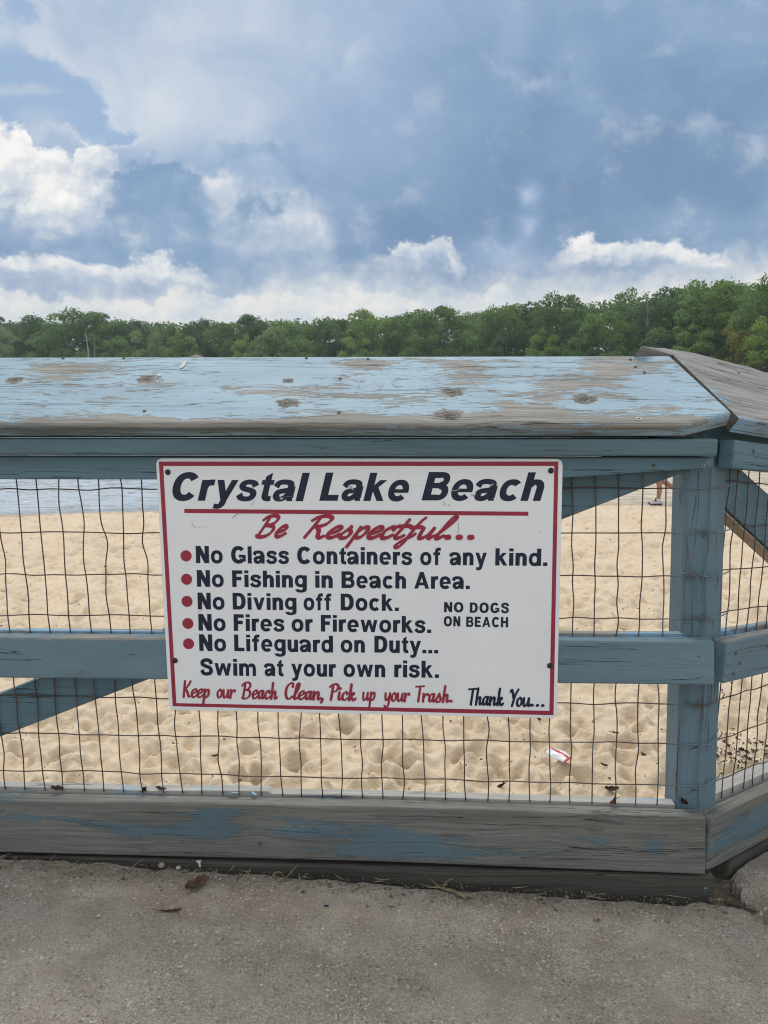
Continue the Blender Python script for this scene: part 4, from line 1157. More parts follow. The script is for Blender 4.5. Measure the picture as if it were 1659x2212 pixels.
# ------------------------------------------------------------------ lake
M_LAKE, nb = material('lake_water')
tc = nb.n.new('ShaderNodeTexCoord').outputs['Object']
x, y, z = nb.sep(tc)
shal = nb.ss(x - (y - 15.0) * 0.35, -1.5, 2.5)
nb.put(nb.p.inputs['Specular IOR Level'], 0.5 - shal * 0.36)
nb.put(nb.p.inputs['Base Color'], nb.mix(shal, (0.450, 0.500, 0.540), (0.66, 0.56, 0.43)))
nb.p.inputs['Roughness'].default_value = 0.10
nb.p.inputs['IOR'].default_value = 1.33
rip = nb.noise(nb.comb(x * 1.6, y * 5.0, z), 1.0, 5, 0.6) + nb.noise(nb.comb(x * 6.0 + 3, y * 15.0, z), 1.0, 3, 0.55) * 0.45
swell = nb.noise(nb.comb(x * 0.35, y * 1.1, z), 1.0, 2, 0.5)
nb.l.new(nb.bump(rip, 0.02, 0.6), nb.p.inputs['Normal'])
lrow = 11.5 * (250 / 11.5) ** (np.linspace(0, 1, 760) ** 1.25)
ltx = np.linspace(-0.95, 0.95, 560)
Yl = np.repeat(lrow[:, None], 560, 1); Xl = Yl * ltx[None, :]
fade = np.clip(1.15 - Yl / 70, 0.15, 1)
Zl = (0.05 * fbm(Xl * 0.9, Yl * 2.0, 2) + 0.055 * fbm(Xl * 2.0 + 9, Yl * 5.0, 3, 0.55) + 0.014 * fbm(Xl * 6.0, Yl * 13.0, 2)) * fade
Zl *= np.clip((Yl - shore_y(Xl) + 0.3) / 3.0, 0.12, 1)
me = mesh_np('lake_water', np.stack([Xl, Yl, WATER_Z + Zl], -1).reshape(-1, 3), grid_faces(560, 760), M_LAKE, smooth=True)
tag(link(bpy.data.objects.new('lake_water', me)), kind='structure')


# far shore: distance of the shoreline for a bearing (tan of azimuth)
def shore_d(t):
    return np.interp(t, [-1.6, -0.55, 0.0, 0.26, 0.50, 0.75, 1.3], [190, 150, 128, 108, 84, 66, 45])


ta = np.linspace(-1.6, 1.3, 120)
dd = np.array([-6, 0, 4, 12, 30, 70, 120])
zz = np.array([-1.5, -0.5, 0.0, 0.5, 1.4, 2.5, 6.0])
U, V = np.meshgrid(ta, np.arange(len(dd)))
D = shore_d(U) + dd[V.astype(int)]
me = mesh_np('far_shore', np.stack([U * D, D, zz[V.astype(int)] + 0.3 * np.sin(U * 40 + V)], -1).reshape(-1, 3), grid_faces(len(ta), len(dd)),
             plain('shore_soil', (0.055, 0.065, 0.03), 0.95, 0, 0.4, 0.5))
tag(link(bpy.data.objects.new('far_shore', me)), kind='structure')

# ------------------------------------------------------------------ trees
def leaf_mat(name, lo, mid_, hi):
    m, nb = material(name)
    tc = nb.n.new('ShaderNodeTexCoord').outputs['Object']
    oi = nb.n.new('ShaderNodeObjectInfo')
    f = nb.noise(tc, 0.45, 3, 0.6) * 0.6 + nb.noise(tc, 4.0, 2, 0.6) * 0.4 + (E(nb, oi.outputs['Random']) - 0.5) * 0.30
    c = nb.ramp(f, [(0.30, lo), (0.5, mid_), (0.72, hi)])
    nb.put(nb.p.inputs['Base Color'], c)
    nb.p.inputs['Roughness'].default_value = 0.6; nb.p.inputs['Specular IOR Level'].default_value = 0.25
    tr = nb.n.new('ShaderNodeBsdfTranslucent'); nb.put(tr.inputs[0], nb.mix(0.5, c, tuple(min(1, q * 1.6) for q in hi)))
    mx = nb.n.new('ShaderNodeMixShader'); mx.inputs[0].default_value = 0.42
    nb.l.new(nb.p.outputs[0], mx.inputs[1]); nb.l.new(tr.outputs[0], mx.inputs[2]); nb.l.new(mx.outputs[0], nb.out.inputs[0])
    return m


M_LEAF = {'green': leaf_mat('leaf_green', (0.079, 0.143, 0.035), (0.127, 0.212, 0.048), (0.191, 0.292, 0.069)),
          'dark': leaf_mat('leaf_dark', (0.051, 0.102, 0.032), (0.079, 0.149, 0.044), (0.127, 0.207, 0.058)),
          'bright': leaf_mat('leaf_bright', (0.118, 0.197, 0.040), (0.175, 0.270, 0.053), (0.246, 0.351, 0.081)),
          'yellow': leaf_mat('leaf_yellow', (0.143, 0.153, 0.023), (0.206, 0.212, 0.035), (0.270, 0.263, 0.052)),
          'grey': leaf_mat('leaf_grey', (0.127, 0.183, 0.072), (0.175, 0.241, 0.092), (0.230, 0.299, 0.116))}
M_BARK = plain('bark', (0.075, 0.062, 0.050), 0.9, 0, 0.4, 6)
M_PALEBARK = plain('pale_bark', (0.32, 0.31, 0.28), 0.9, 0, 0.3, 6)


def crown_mesh(name, H, Rw, seed, base=0.16, clumps=46, per=150, size=0.34, shape='round', droop=0.0):
    r = np.random.RandomState(seed)
    C, S = [], []
    tries = 0
    while len(C) < clumps and tries < 9000:
        tries += 1
        h = r.uniform(base, 0.97)
        if shape == 'round': env = math.sqrt(max(0, 1 - ((h - 0.56) / 0.46) ** 2)) * (0.88 + 0.12 * math.sin(seed + h * 9))
        elif shape == 'tall': env = 0.9 * math.sqrt(max(0, 1 - ((h - 0.58) / 0.43) ** 2)) * (0.65 + 0.35 * math.sin(h * 11 + seed))
        elif shape == 'cone': env = max(0.03, (1 - h) * 1.15)
        else: env = math.sqrt(max(0, 1 - ((h - 0.45) / 0.55) ** 2))
        q = r.uniform(0, 2 * math.pi); rad = Rw * env * math.sqrt(r.uniform(0.12, 1.0))
        c = np.array([rad * math.cos(q), rad * math.sin(q), h * H])
        s = H * r.uniform(0.050, 0.085) * (1.0 if shape != 'cone' else 0.6)
        if shape == 'tall': s *= 0.85
        if all(np.linalg.norm((c - c2) * (1, 1, 1.2)) > 0.9 * min(s, s2) for c2, s2 in zip(C, S)):
            C.append(c); S.append(s)
    V, n_tot = [], 0
    for c, s in zip(C, S):
        n = int(per * (s / (H * 0.067)) ** 2)
        d = r.normal(size=(n, 3)); d /= np.linalg.norm(d, axis=1)[:, None]
        d[:, 2] = np.where(d[:, 2] < -0.25, -d[:, 2], d[:, 2])
        rr = s * (0.55 + 0.55 * r.rand(n) ** 0.5) * np.where(r.rand(n) < 0.10, 1.35, 1)
        p = c + d * rr[:, None] * np.array([1.15, 1.15, 0.72])
        if droop: p[:, 2] -= droop * r.rand(n) ** 2 * s * 2.5
        nr = d * 0.7 + r.normal(size=(n, 3)) * 0.55 + np.array([0, 0, 0.35]); nr /= np.linalg.norm(nr, axis=1)[:, None]
        t = np.cross(nr, r.normal(size=(n, 3))); t /= np.linalg.norm(t, axis=1)[:, None]
        b = np.cross(nr, t)
        sz = size * r.uniform(0.6, 1.25, n)[:, None]
        V.append(np.stack([p - t * sz * 0.5, p + b * sz * 0.34 + nr * sz * 0.08, p + t * sz * 0.5, p - b * sz * 0.34 - nr * sz * 0.05], 1).reshape(-1, 3))
    V = np.concatenate(V)
    F = np.arange(len(V)).reshape(-1, 4)
    return mesh_np(name, V, F), C


def trunk_mesh(name, H, C, seed, rad=0.28):
    r = random.Random(seed)
    bm = bmesh.new()
    P = [(0, 0, -0.8)]
    for k in range(1, 7):
        P.append((r.gauss(0, 0.16) * k * 0.5, r.gauss(0, 0.16) * k * 0.5, H * 0.82 * k / 6))
    tube(bm, catmull(P, 3), [rad * (1.25 - 1.12 * i / 18) for i in range(19)], 7)
    for c in sorted(C, key=lambda q: q[2])[::3]:
        z = max(H * 0.12, c[2] * 0.72); f = z / (H * 0.82) * 6; i = min(5, int(f)); t = f - i
        s = [P[i][k] * (1 - t) + P[i + 1][k] * t for k in range(3)]
        m_ = [(s[k] * 0.5 + c[k] * 0.5) for k in range(3)]; m_[2] -= 0.25
        w = rad * 0.32 * (1.2 - z / H)
        tube(bm, catmull([s, m_, tuple(c)], 3), [w * (1 - 0.12 * i) for i in range(7)], 5, cap=False)
    me = bpy.data.meshes.new(name); bm.to_mesh(me); bm.free(); me.materials.append(M_BARK)
    return me


PROTO = []
for i, (H, Rw, shape, base, cl) in enumerate([(16, 5.2, 'round', 0.10, 78), (17, 4.6, 'round', 0.14, 70), (15, 5.8, 'round', 0.08, 84), (18, 4.0, 'tall', 0.15, 50), (14, 5.0, 'bush', 0.05, 78), (17, 3.6, 'tall', 0.10, 46), (16, 2.6, 'cone', 0.06, 60), (9, 3.4, 'bush', 0.03, 40)]):
    cm_, C = crown_mesh('crown', H, Rw, 100 + i, base, cl, 165 if shape != 'cone' else 110, 0.36 if H > 10 else 0.30, shape)
    tm_ = trunk_mesh('trunk', H, C, 50 + i)
    PROTO.append((H, cm_, tm_))
CROWN_COL = {}


def crown_col(k, leaf):
    if (k, leaf) not in CROWN_COL:
        me = PROTO[k][1] if not any(q[0] == k for q in CROWN_COL) else PROTO[k][1].copy()
        me.materials.clear(); me.materials.append(M_LEAF[leaf]); CROWN_COL[(k, leaf)] = me
    return CROWN_COL[(k, leaf)]


ORD = ['first', 'second', 'third', 'fourth', 'fifth', 'sixth', 'seventh', 'eighth', 'ninth', 'tenth', 'eleventh', 'twelfth', 'thirteenth', 'fourteenth', 'fifteenth', 'sixteenth', 'seventeenth', 'eighteenth', 'nineteenth', 'twentieth']


def tree(px, top, depth_add, k, leaf, label, wide=1.0, cat='tree', group='trees along the far shore of the lake', name='broadleaf_tree'):
    t = (px - 829.5) / 1620
    D = float(shore_d(t)) + depth_add
    zt = CAM_Z + (921 - top) / 1620 * D * 1.0
    zb = 0.2 + depth_add * 0.03
    H, _, tm = PROTO[k]
    s = (zt - zb) / (H * 1.05)
    loc = Vector((t * D, D, zb))
    M = Matrix.Translation(loc) @ Matrix.Rotation((px * 12.9898) % 6.283, 4, 'Z') @ Matrix.Diagonal((s * wide, s * wide, s, 1))
    root = thing(name, None, label, cat, group, M=M)
    c = bpy.data.objects.new('crown', crown_col(k, leaf)); link(c, M, root)
    tr = bpy.data.objects.new('trunk', tm); link(tr, M, root)
    return root


random.seed(4)
LANDMARK = [  # px, top, extra depth, prototype, leaf, label, width
    (18, 690, 0, 4, 'grey', 'pale willow-like rounded tree at the left end of the far treeline', 0.8),
    (10, 678, 16, 2, 'dark', 'dark treetop behind the pale willow-like tree at the far left', 0.8),
    (95, 676, 6, 1, 'dark', 'dark tree with lacy top just right of the pale willow-like tree', 0.8),
    (160, 668, 2, 0, 'green', 'broad green tree with rounded top above the bare grey trunk', 1.0),
    (232, 672, 4, 2, 'green', 'broad green tree sloping down on the right, right of the bare grey trunk', 0.85),
    (292, 684, 4, 1, 'dark', 'mid green tree standing between the broad rounded tree and the thin airy tree', 0.85),
    (325, 692, 0, 4, 'grey', 'low pale bushy tree in front, left of the thin airy tree', 0.6),
    (375, 688, 8, 3, 'green', 'thin airy tree with see-through top rising among fuller trees on the left', 0.5),
    (440, 682, 8, 1, 'dark', 'dark tree with small domed top left of the round dark crown', 0.7),
    (405, 706, 0, 4, 'bright', 'low bright bushy tree in front of the small domed dark tree', 0.55),
    (490, 690, 4, 0, 'green', 'mid green tree filling the gap left of the round dark crown', 0.7),
    (556, 675, 9, 2, 'dark', 'dark tree with smooth round crown standing clear of its neighbours', 0.62),
    (530, 712, 0, 4, 'bright', 'small bright bushy tree in front of the round dark crown', 0.5),
    (625, 688, 2, 0, 'green', 'wide green tree right of the round dark crown', 0.85),
    (690, 684, 5, 1, 'green', 'mid green tree with flat top above the middle of the cap board', 0.75),
    (745, 682, 5, 2, 'dark', 'dark green tree left of the bright tree at the middle of the treeline', 0.7),
    (805, 664, 2, 0, 'bright', 'bright yellow-green tree with ragged top at the middle of the treeline', 0.75),
    (870, 668, 4, 1, 'green', 'green tree right of the bright tree at the middle of the treeline', 0.75),
    (945, 660, 3, 2, 'green', 'broad green tree with level top left of the two small dark conifers', 0.85),
    (985, 672, 22, 6, 'dark', 'small dark conifer spire peeping above the trees, left one of two', 0.8),
    (1012, 676, 24, 6, 'dark', 'small dark conifer spire peeping above the trees, right one of two', 0.8),
    (1035, 664, 3, 0, 'green', 'green tree in front of the two small dark conifer spires', 0.7),
    (1095, 646, 4, 1, 'green', 'green tree with stepped top right of the two dark conifer spires', 0.8),
    (1150, 640, 5, 3, 'dark', 'slim dark tree with loose upright top sprays', 0.9),
    (1195, 634, 3, 0, 'green', 'tall leafy green tree left of the pale-leaved paired tree', 0.75),
    (1165, 700, -3, 4, 'bright', 'low bright bushy tree in front of the slim dark tree with upright sprays', 0.6),
    (1255, 650, 3, 5, 'dark', 'dark loose-leaved tree with twiggy top just left of the pale airy tree', 1.0),
    (1300, 668, -2, 2, 'green', 'mid green tree below and left of the pale airy tree', 0.7),
    (1338, 620, 16, 5, 'grey', 'pale airy tree with sky showing through rising above the right-hand wood', 0.75),
    (1400, 640, 4, 1, 'dark', 'very dark tree below the bare twigs right of the pale airy tree', 0.75),
    (1455, 612, 3, 0, 'dark', 'tall dark tree where the wood climbs on the right', 0.75),
    (1510, 604, 2, 2, 'green', 'tall green tree left of the right-hand mass of foliage', 0.8),
    (1575, 602, 3, 1, 'bright', 'tall light green tree above the yellowish tree', 0.8),
    (1640, 597, 0, 0, 'green', 'tallest green tree at the right edge of the photo', 0.8),
    (1725, 590, 0, 2, 'green', 'large green tree cut off by the right edge of the photo', 0.8),
    (1572, 706, -7, 7, 'yellow', 'yellowish small tree in front of the wood on the right', 0.55),
    (1650, 668, -5, 4, 'bright', 'bright bushy tree at the right edge below the tallest green tree', 0.7),
    (1490, 690, -4, 4, 'green', 'low rounded green tree left of the yellowish small tree', 0.7),
    (1420, 715, -4, 7, 'dark', 'low dark bush-like tree above the corner of the cap boards', 0.8),
    (1240, 705, -4, 4, 'green', 'low full green tree in front of the dark loose-leaved tree', 0.65),
    (1060, 705, -3, 4, 'dark', 'low dark full tree in front, below the tree with the stepped top', 0.7),
    (910, 702, -3, 4, 'green', 'low full green tree in front, left of the level-topped broad tree', 0.65),
    (770, 706, -3, 4, 'bright', 'low bright bushy tree in front, left of the bright ragged tree', 0.55),
    (655, 712, -3, 4, 'green', 'low full green tree in front of the flat-topped tree', 0.6),
    (590, 708, -2, 7, 'grey', 'small pale bush-like tree right of the round dark crown', 0.7),
    (270, 712, -2, 4, 'green', 'low full green tree in front, right of the bare grey trunk', 0.6),
    (105, 712, -2, 4, 'green', 'low full green tree in front, left of the bare grey trunk', 0.6),
    (-50, 684, 2, 0, 'green', 'green tree cut off by the left edge of the photo', 0.9),
]
for px, top, da, k, leaf, lab, wd in LANDMARK:
    tree(px, top, da + 5, k, leaf, lab, wd, name='conifer_tree' if k == 6 else 'broadleaf_tree')
# dead pale trunk showing through the foliage on the left
t = (207 - 829.5) / 1620; D = float(shore_d(t)) - 1
dead = thing('dead_tree', (t * D, D, 0.0), 'bare grey dead trunk showing pale among the green trees on the left', 'tree')
bm = bmesh.new()
hh = CAM_Z + (921 - 718) / 1620 * D
tube(bm, [(0, 0, -0.5), (0.1, 0, 6), (-0.3, 0, hh * 0.7), (-0.8, 0, hh)], [0.28, 0.22, 0.16, 0.05], 6)
obj_bm('trunk', bm, M_PALEBARK, WM[dead.name], dead)
for P_ in ([(0.05, 0, hh * 0.55), (0.7, 0, hh * 0.75), (0.9, 0, hh * 0.95)], [(-0.1, 0, hh * 0.6), (-0.9, 0.2, hh * 0.78)]):
    bm = bmesh.new(); tube(bm, P_, [0.10, 0.06, 0.03][:len(P_)], 5); obj_bm('branch', bm, M_PALEBARK, WM[dead.name], dead)
# bare twigs right of the pale airy tree
t = (1385 - 829.5) / 1620; D = float(shore_d(t)) + 6
tw = thing('dead_tree', (t * D, D, 0.3), 'bare twiggy dead treetop standing right of the pale airy tree', 'tree')
bm = bmesh.new(); hh = CAM_Z + (921 - 642) / 1620 * D
tube(bm, [(0, 0, 0), (0.1, 0, hh * .6), (0, 0, hh)], [0.16, 0.1, 0.03], 5)
obj_bm('trunk', bm, M_PALEBARK, WM[tw.name], tw)
rr = random.Random(3)
for k in range(9):
    z = hh * rr.uniform(0.72, 0.97); q = rr.uniform(0, 6.28); L = rr.uniform(0.5, 1.3)
    bm = bmesh.new(); tube(bm, [(0.03, 0, z), (L * .5 * math.cos(q), L * .5 * math.sin(q), z + L * .5), (L * .7 * math.cos(q), L * .7 * math.sin(q), z + L)], [0.045, 0.03, 0.012], 4)
    obj_bm('branch', bm, M_PALEBARK, WM[tw.name], tw)
# the mass of the wood behind: reads as one body of foliage
r = np.random.RandomState(77)
VV = []
for i in range(430):
    t = r.uniform(-0.62, 0.75)
    D = float(shore_d(t)) + r.uniform(14, 34)
    top = np.interp(829.5 + 1620 * t, [0, 555, 829, 1100, 1340, 1500, 1659], [692, 694, 684, 666, 646, 626, 618]) + r.uniform(0, 26)
    zt = CAM_Z + (921 - top) / 1620 * D
    for j in range(5):
        c = np.array([t * D + r.uniform(-3, 3), D + r.uniform(-2, 2), zt * (0.93 - 0.17 * j) - 0.5])
        n = 150
        d = r.normal(size=(n, 3)); d /= np.linalg.norm(d, axis=1)[:, None]
        p = c + d * (np.array([2.6, 2.6, 1.9]) * (0.6 + 0.4 * r.rand(n))[:, None])
        nr = d + r.normal(size=(n, 3)) * 0.6; nr /= np.linalg.norm(nr, axis=1)[:, None]
        tt = np.cross(nr, r.normal(size=(n, 3))); tt /= np.linalg.norm(tt, axis=1)[:, None]; b = np.cross(nr, tt)
        sz = r.uniform(0.35, 0.75, n)[:, None]
        VV.append(np.stack([p - tt * sz * .5, p + b * sz * .35, p + tt * sz * .5, p - b * sz * .35], 1).reshape(-1, 3))
VV = np.concatenate(VV)
me = mesh_np('woodland', VV, np.arange(len(VV)).reshape(-1, 4), M_LEAF['dark'])
tag(link(bpy.data.objects.new('woodland', me)), 'dense green wood closing the gaps behind the far shore trees', 'woodland', kind='stuff')
# small pale cottage front glimpsed at the waterline
t = (430 - 829.5) / 1620; D = float(shore_d(t)) - 0.5
hz_ = CAM_Z + (921 - 764) / 1620 * D
cot = thing('lake_house', (t * D, D + 3, 0.0), 'small pale lake house half hidden by trees across the water', 'house')
bm = bmesh.new(); bmesh.ops.create_cube(bm, size=1, matrix=Matrix.Translation((0, 0, (hz_ - 1.2) / 2)) @ Matrix.Diagonal((4.2, 5, hz_ - 1.2, 1)))
obj_bm('wall', bm, plain('pale_siding', (0.62, 0.60, 0.57), 0.7), WM[cot.name], cot)
bm = bmesh.new()
tri = [(-2.4, hz_ - 1.3), (2.4, hz_ - 1.3), (0, hz_ - 0.35)]
A = [bm.verts.new((x_, -2.8, z_)) for x_, z_ in tri]; B = [bm.verts.new((x_, 2.8, z_)) for x_, z_ in tri]
bm.faces.new(A); bm.faces.new(B[::-1])
for i in range(3): bm.faces.new((A[i], B[i], B[(i + 1) % 3], A[(i + 1) % 3]))
obj_bm('roof', bm, plain('pale_roof', (0.42, 0.36, 0.34), 0.8), WM[cot.name], cot)
for xx in (-1.1, 1.1):
    bm = bmesh.new(); bmesh.ops.create_cube(bm, size=1, matrix=Matrix.Translation((xx, -2.52, hz_ - 3.0)) @ Matrix.Diagonal((0.9, 0.1, 1.3, 1)))
    obj_bm('window', bm, plain('dark_glass', (0.03, 0.035, 0.04), 0.1), WM[cot.name], cot)

# ------------------------------------------------------------------ person walking along the water's edge
PX, PY = 5.36, 14.78
PZ = max(sand_z(PX, PY), WATER_Z) + 0.002
MP = Matrix.Translation((PX, PY, PZ))
person = thing('person', None, 'person in dark shorts, white socks and black and white trainers walking at the waterline', 'person', M=MP)
M_SKIN = plain('skin', (0.36, 0.195, 0.135), 0.55, 0, 0.10, 20)
M_DKCLOTH = plain('dark_shorts_cloth', (0.020, 0.023, 0.040), 0.85, 0, 0.2, 30)
M_SHIRT = plain('shirt_cloth', (0.16, 0.20, 0.30), 0.85, 0, 0.15, 25)
M_SOCK = plain('sock', (0.60, 0.60, 0.64), 0.9)
M_SHOE = plain('shoe_white', (0.50, 0.48, 0.52), 0.6, 0, 0.15, 40)
M_SHOEB = plain('shoe_black', (0.022, 0.020, 0.028), 0.5)
M_SOLE = plain('shoe_sole', (0.55, 0.55, 0.55), 0.6)
M_HAIR = plain('hair', (0.05, 0.035, 0.025), 0.7)


def skin_obj(name, verts, edges, radii, mat, root=0, parent=person, M=MP, sub=2):
    me = bpy.data.meshes.new(name); me.from_pydata(verts, edges, []); me.update(); me.materials.append(mat)
    o = bpy.data.objects.new(name, me); link(o, M, parent)
    md = o.modifiers.new('skin', 'SKIN'); md.use_smooth_shade = True
    sv = me.skin_vertices[0].data
    for i, rr_ in enumerate(radii): sv[i].radius = rr_ if hasattr(rr_, '__len__') else (rr_, rr_)
    sv[root].use_root = True
    s = o.modifiers.new('sub', 'SUBSURF'); s.levels = sub; s.render_levels = sub
    return o


# walking towards -x; the near leg carries the weight, the other trails with the heel up
J = dict(pelvis=(0.06, 0.0, 0.93), spine=(0.05, 0, 1.10), chest=(0.02, 0, 1.30), neck=(0.01, 0, 1.47), head=(-0.01, 0, 1.57), crown=(0.0, 0, 1.70),
         shL=(0.03, -0.19, 1.41), elL=(0.14, -0.25, 1.15), wrL=(0.06, -0.25, 0.92), shR=(0.01, 0.19, 1.41), elR=(-0.08, 0.25, 1.15), wrR=(-0.24, 0.22, 0.98),
         hipL=(0.06, -0.10, 0.90), knL=(0.02, -0.10, 0.50), caL=(0.055, -0.10, 0.36), anL=(0.03, -0.10, 0.09), ftL=(-0.10, -0.10, 0.05),
         hipR=(0.06, 0.10, 0.90), knR=(0.14, 0.10, 0.50), caR=(0.30, 0.10, 0.40), anR=(0.50, 0.10, 0.29), ftR=(0.56, 0.10, 0.17))
names = list(J)
ed = [('pelvis', 'spine'), ('spine', 'chest'), ('chest', 'neck'), ('neck', 'head'), ('head', 'crown'), ('chest', 'shL'), ('shL', 'elL'), ('elL', 'wrL'), ('chest', 'shR'), ('shR', 'elR'), ('elR', 'wrR'),
      ('pelvis', 'hipL'), ('hipL', 'knL'), ('knL', 'caL'), ('caL', 'anL'), ('anL', 'ftL'), ('pelvis', 'hipR'), ('hipR', 'knR'), ('knR', 'caR'), ('caR', 'anR'), ('anR', 'ftR')]
rad = dict(pelvis=(.12, .16), spine=(.10, .14), chest=(.11, .16), neck=.055, head=.085, crown=.07, shL=.055, elL=.042, wrL=.028, shR=.055, elR=.042, wrR=.028,
           hipL=.085, knL=.056, caL=.058, anL=.036, ftL=.034, hipR=.085, knR=.056, caR=.058, anR=.036, ftR=.034)
# hands: palm and five fingers each
for s_, w_, dv in (('L', J['wrL'], (-0.02, 0, -1)), ('R', J['wrR'], (-0.5, 0, -0.6))):
    d_ = Vector(dv).normalized(); wv = Vector(w_); side = Vector((1, 0, 0)) - d_ * d_.x; side.normalize()
    J['pa' + s_] = tuple(wv + d_ * 0.06); rad['pa' + s_] = (.014, .034); ed.append(('wr' + s_, 'pa' + s_))
    for f_ in range(5):
        o_ = side * (0.032 - 0.018 * f_) if f_ else side * -0.045
        ln = (0.05, 0.068, 0.075, 0.070, 0.055)[f_]
        b_ = wv + d_ * (0.095 if f_ else 0.055) + o_
        J[f'f{s_}{f_}a'] = tuple(b_); J[f'f{s_}{f_}b'] = tuple(b_ + d_ * ln + Vector((0, 0.012, 0)))
        rad[f'f{s_}{f_}a'] = .009; rad[f'f{s_}{f_}b'] = .0075
        ed += [('pa' + s_, f'f{s_}{f_}a'), (f'f{s_}{f_}a', f'f{s_}{f_}b')]
names = list(J)
skin_obj('body', [J[k] for k in names], [(names.index(a), names.index(b)) for a, b in ed], [rad[k] for k in names], M_SKIN)
skin_obj('shorts', [(0.06, 0, 1.02), (0.06, 0, 0.90), (0.06, -0.11, 0.86), (0.025, -0.105, 0.52), (0.06, 0.11, 0.86), (0.125, 0.105, 0.54)], [(0, 1), (1, 2), (2, 3), (1, 4), (4, 5)], [(.13, .17), (.135, .175), .11, .095, .11, .095], M_DKCLOTH)
skin_obj('shirt', [(0.06, 0, 0.96), (0.05, 0, 1.12), (0.02, 0, 1.32), (0.015, 0, 1.43), (0.03, -0.20, 1.405), (0.08, -0.235, 1.26), (0.01, 0.20, 1.405), (-0.03, 0.235, 1.26)], [(0, 1), (1, 2), (2, 3), (2, 4), (4, 5), (2, 6), (6, 7)], [(.14, .18), (.125, .165), (.13, .175), .07, .075, .062, .075, .062], M_SHIRT)
skin_obj('hair', [(0.035, 0, 1.58), (0.03, 0, 1.66), (0.0, 0, 1.715)], [(0, 1), (1, 2)], [.075, .085, .06], M_HAIR)


def shoe(an, toe_dir, up, upper):
    a = Vector(an); td = Vector(toe_dir).normalized(); uv_ = Vector(up).normalized()
    bm = bmesh.new()
    prof = [(-0.085, 0.030, 0.030), (-0.07, 0.045, 0.040), (-0.02, 0.060, 0.043), (0.04, 0.048, 0.046), (0.10, 0.032, 0.048), (0.165, 0.024, 0.040), (0.195, 0.012, 0.020)]
    side = td.cross(uv_)
    rings = []
    for (l, h, w) in prof:
        c = a + td * l - uv_ * 0.045
        rings.append([bm.verts.new(c + side * (w * math.cos(q)) + uv_ * (h * (0.25 + 0.9 * max(0, math.sin(q))) if math.sin(q) > 0 else -0.018)) for q in [2 * math.pi * j / 14 for j in range(14)]])
    for r0, r1 in zip(rings, rings[1:]):
        for j in range(14): bm.faces.new((r0[j], r0[(j + 1) % 14], r1[(j + 1) % 14], r1[j]))
    bm.faces.new(rings[0][::-1]); bm.faces.new(rings[-1])
    s = obj_bm('shoe', bm, upper, MP, person, smooth=True)
    bm = bmesh.new()
    for (l0, l1) in ((-0.090, -0.02), (0.005, 0.05), (0.075, 0.195)):
        bmesh.ops.create_cube(bm, size=1, matrix=Matrix.Translation(a + td * ((l0 + l1) / 2) - uv_ * 0.073) @ Matrix(((td.x, side.x, uv_.x, 0), (td.y, side.y, uv_.y, 0), (td.z, side.z, uv_.z, 0), (0, 0, 0, 1))) @ Matrix.Diagonal((l1 - l0, 0.085, 0.026, 1)))
    bmesh.ops.bevel(bm, geom=bm.edges[:], offset=0.006, segments=2, profile=0.5, affect='EDGES')
    obj_bm('sole', bm, M_SOLE, MP, s)
    bm = bmesh.new()
    bmesh.ops.create_cube(bm, size=1, matrix=Matrix.Translation(a + td * 0.05 - uv_ * 0.055) @ Matrix(((td.x, side.x, uv_.x, 0), (td.y, side.y, uv_.y, 0), (td.z, side.z, uv_.z, 0), (0, 0, 0, 1))) @ Matrix.Diagonal((0.245, 0.096, 0.022, 1)))
    bmesh.ops.bevel(bm, geom=bm.edges[:], offset=0.008, segments=2, profile=0.5, affect='EDGES')
    obj_bm('midsole_band', bm, M_SHOEB, MP, s)
    bm = bmesh.new()
    bmesh.ops.create_cube(bm, size=1, matrix=Matrix.Translation(a + td * 0.165 - uv_ * 0.035) @ Matrix(((td.x, side.x, uv_.x, 0), (td.y, side.y, uv_.y, 0), (td.z, side.z, uv_.z, 0), (0, 0, 0, 1))) @ Matrix.Diagonal((0.06, 0.07, 0.030, 1)))
    bmesh.ops.bevel(bm, geom=bm.edges[:], offset=0.010, segments=2, profile=0.5, affect='EDGES')
    obj_bm('toe_cap', bm, M_SHOEB, MP, s)
    bm = bmesh.new()
    tube(bm, [a + td * 0.055 + uv_ * 0.0, a + td * 0.035 + uv_ * 0.07], [0.02, 0.012], 8)
    obj_bm('tongue', bm, M_SHOEB, MP, s)
    return s


shoe(J['anL'], (-1, 0, 0.0), (0, 0, 1), M_SHOE)
shoe(J['anR'], (0.25, 0, -1), (1, 0, 0.25), M_SHOEB)
for an, kn in (('anL', 'caL'), ('anR', 'caR')):
    a = Vector(J[an]); b = Vector(J[kn]); d = (b - a).normalized()
    bm = bmesh.new(); tube(bm, [a - d * 0.03, a + d * 0.02, a + d * 0.055], [0.044, 0.043, 0.046], 14)
    obj_bm('sock', bm, M_SOCK, MP, person, smooth=True)

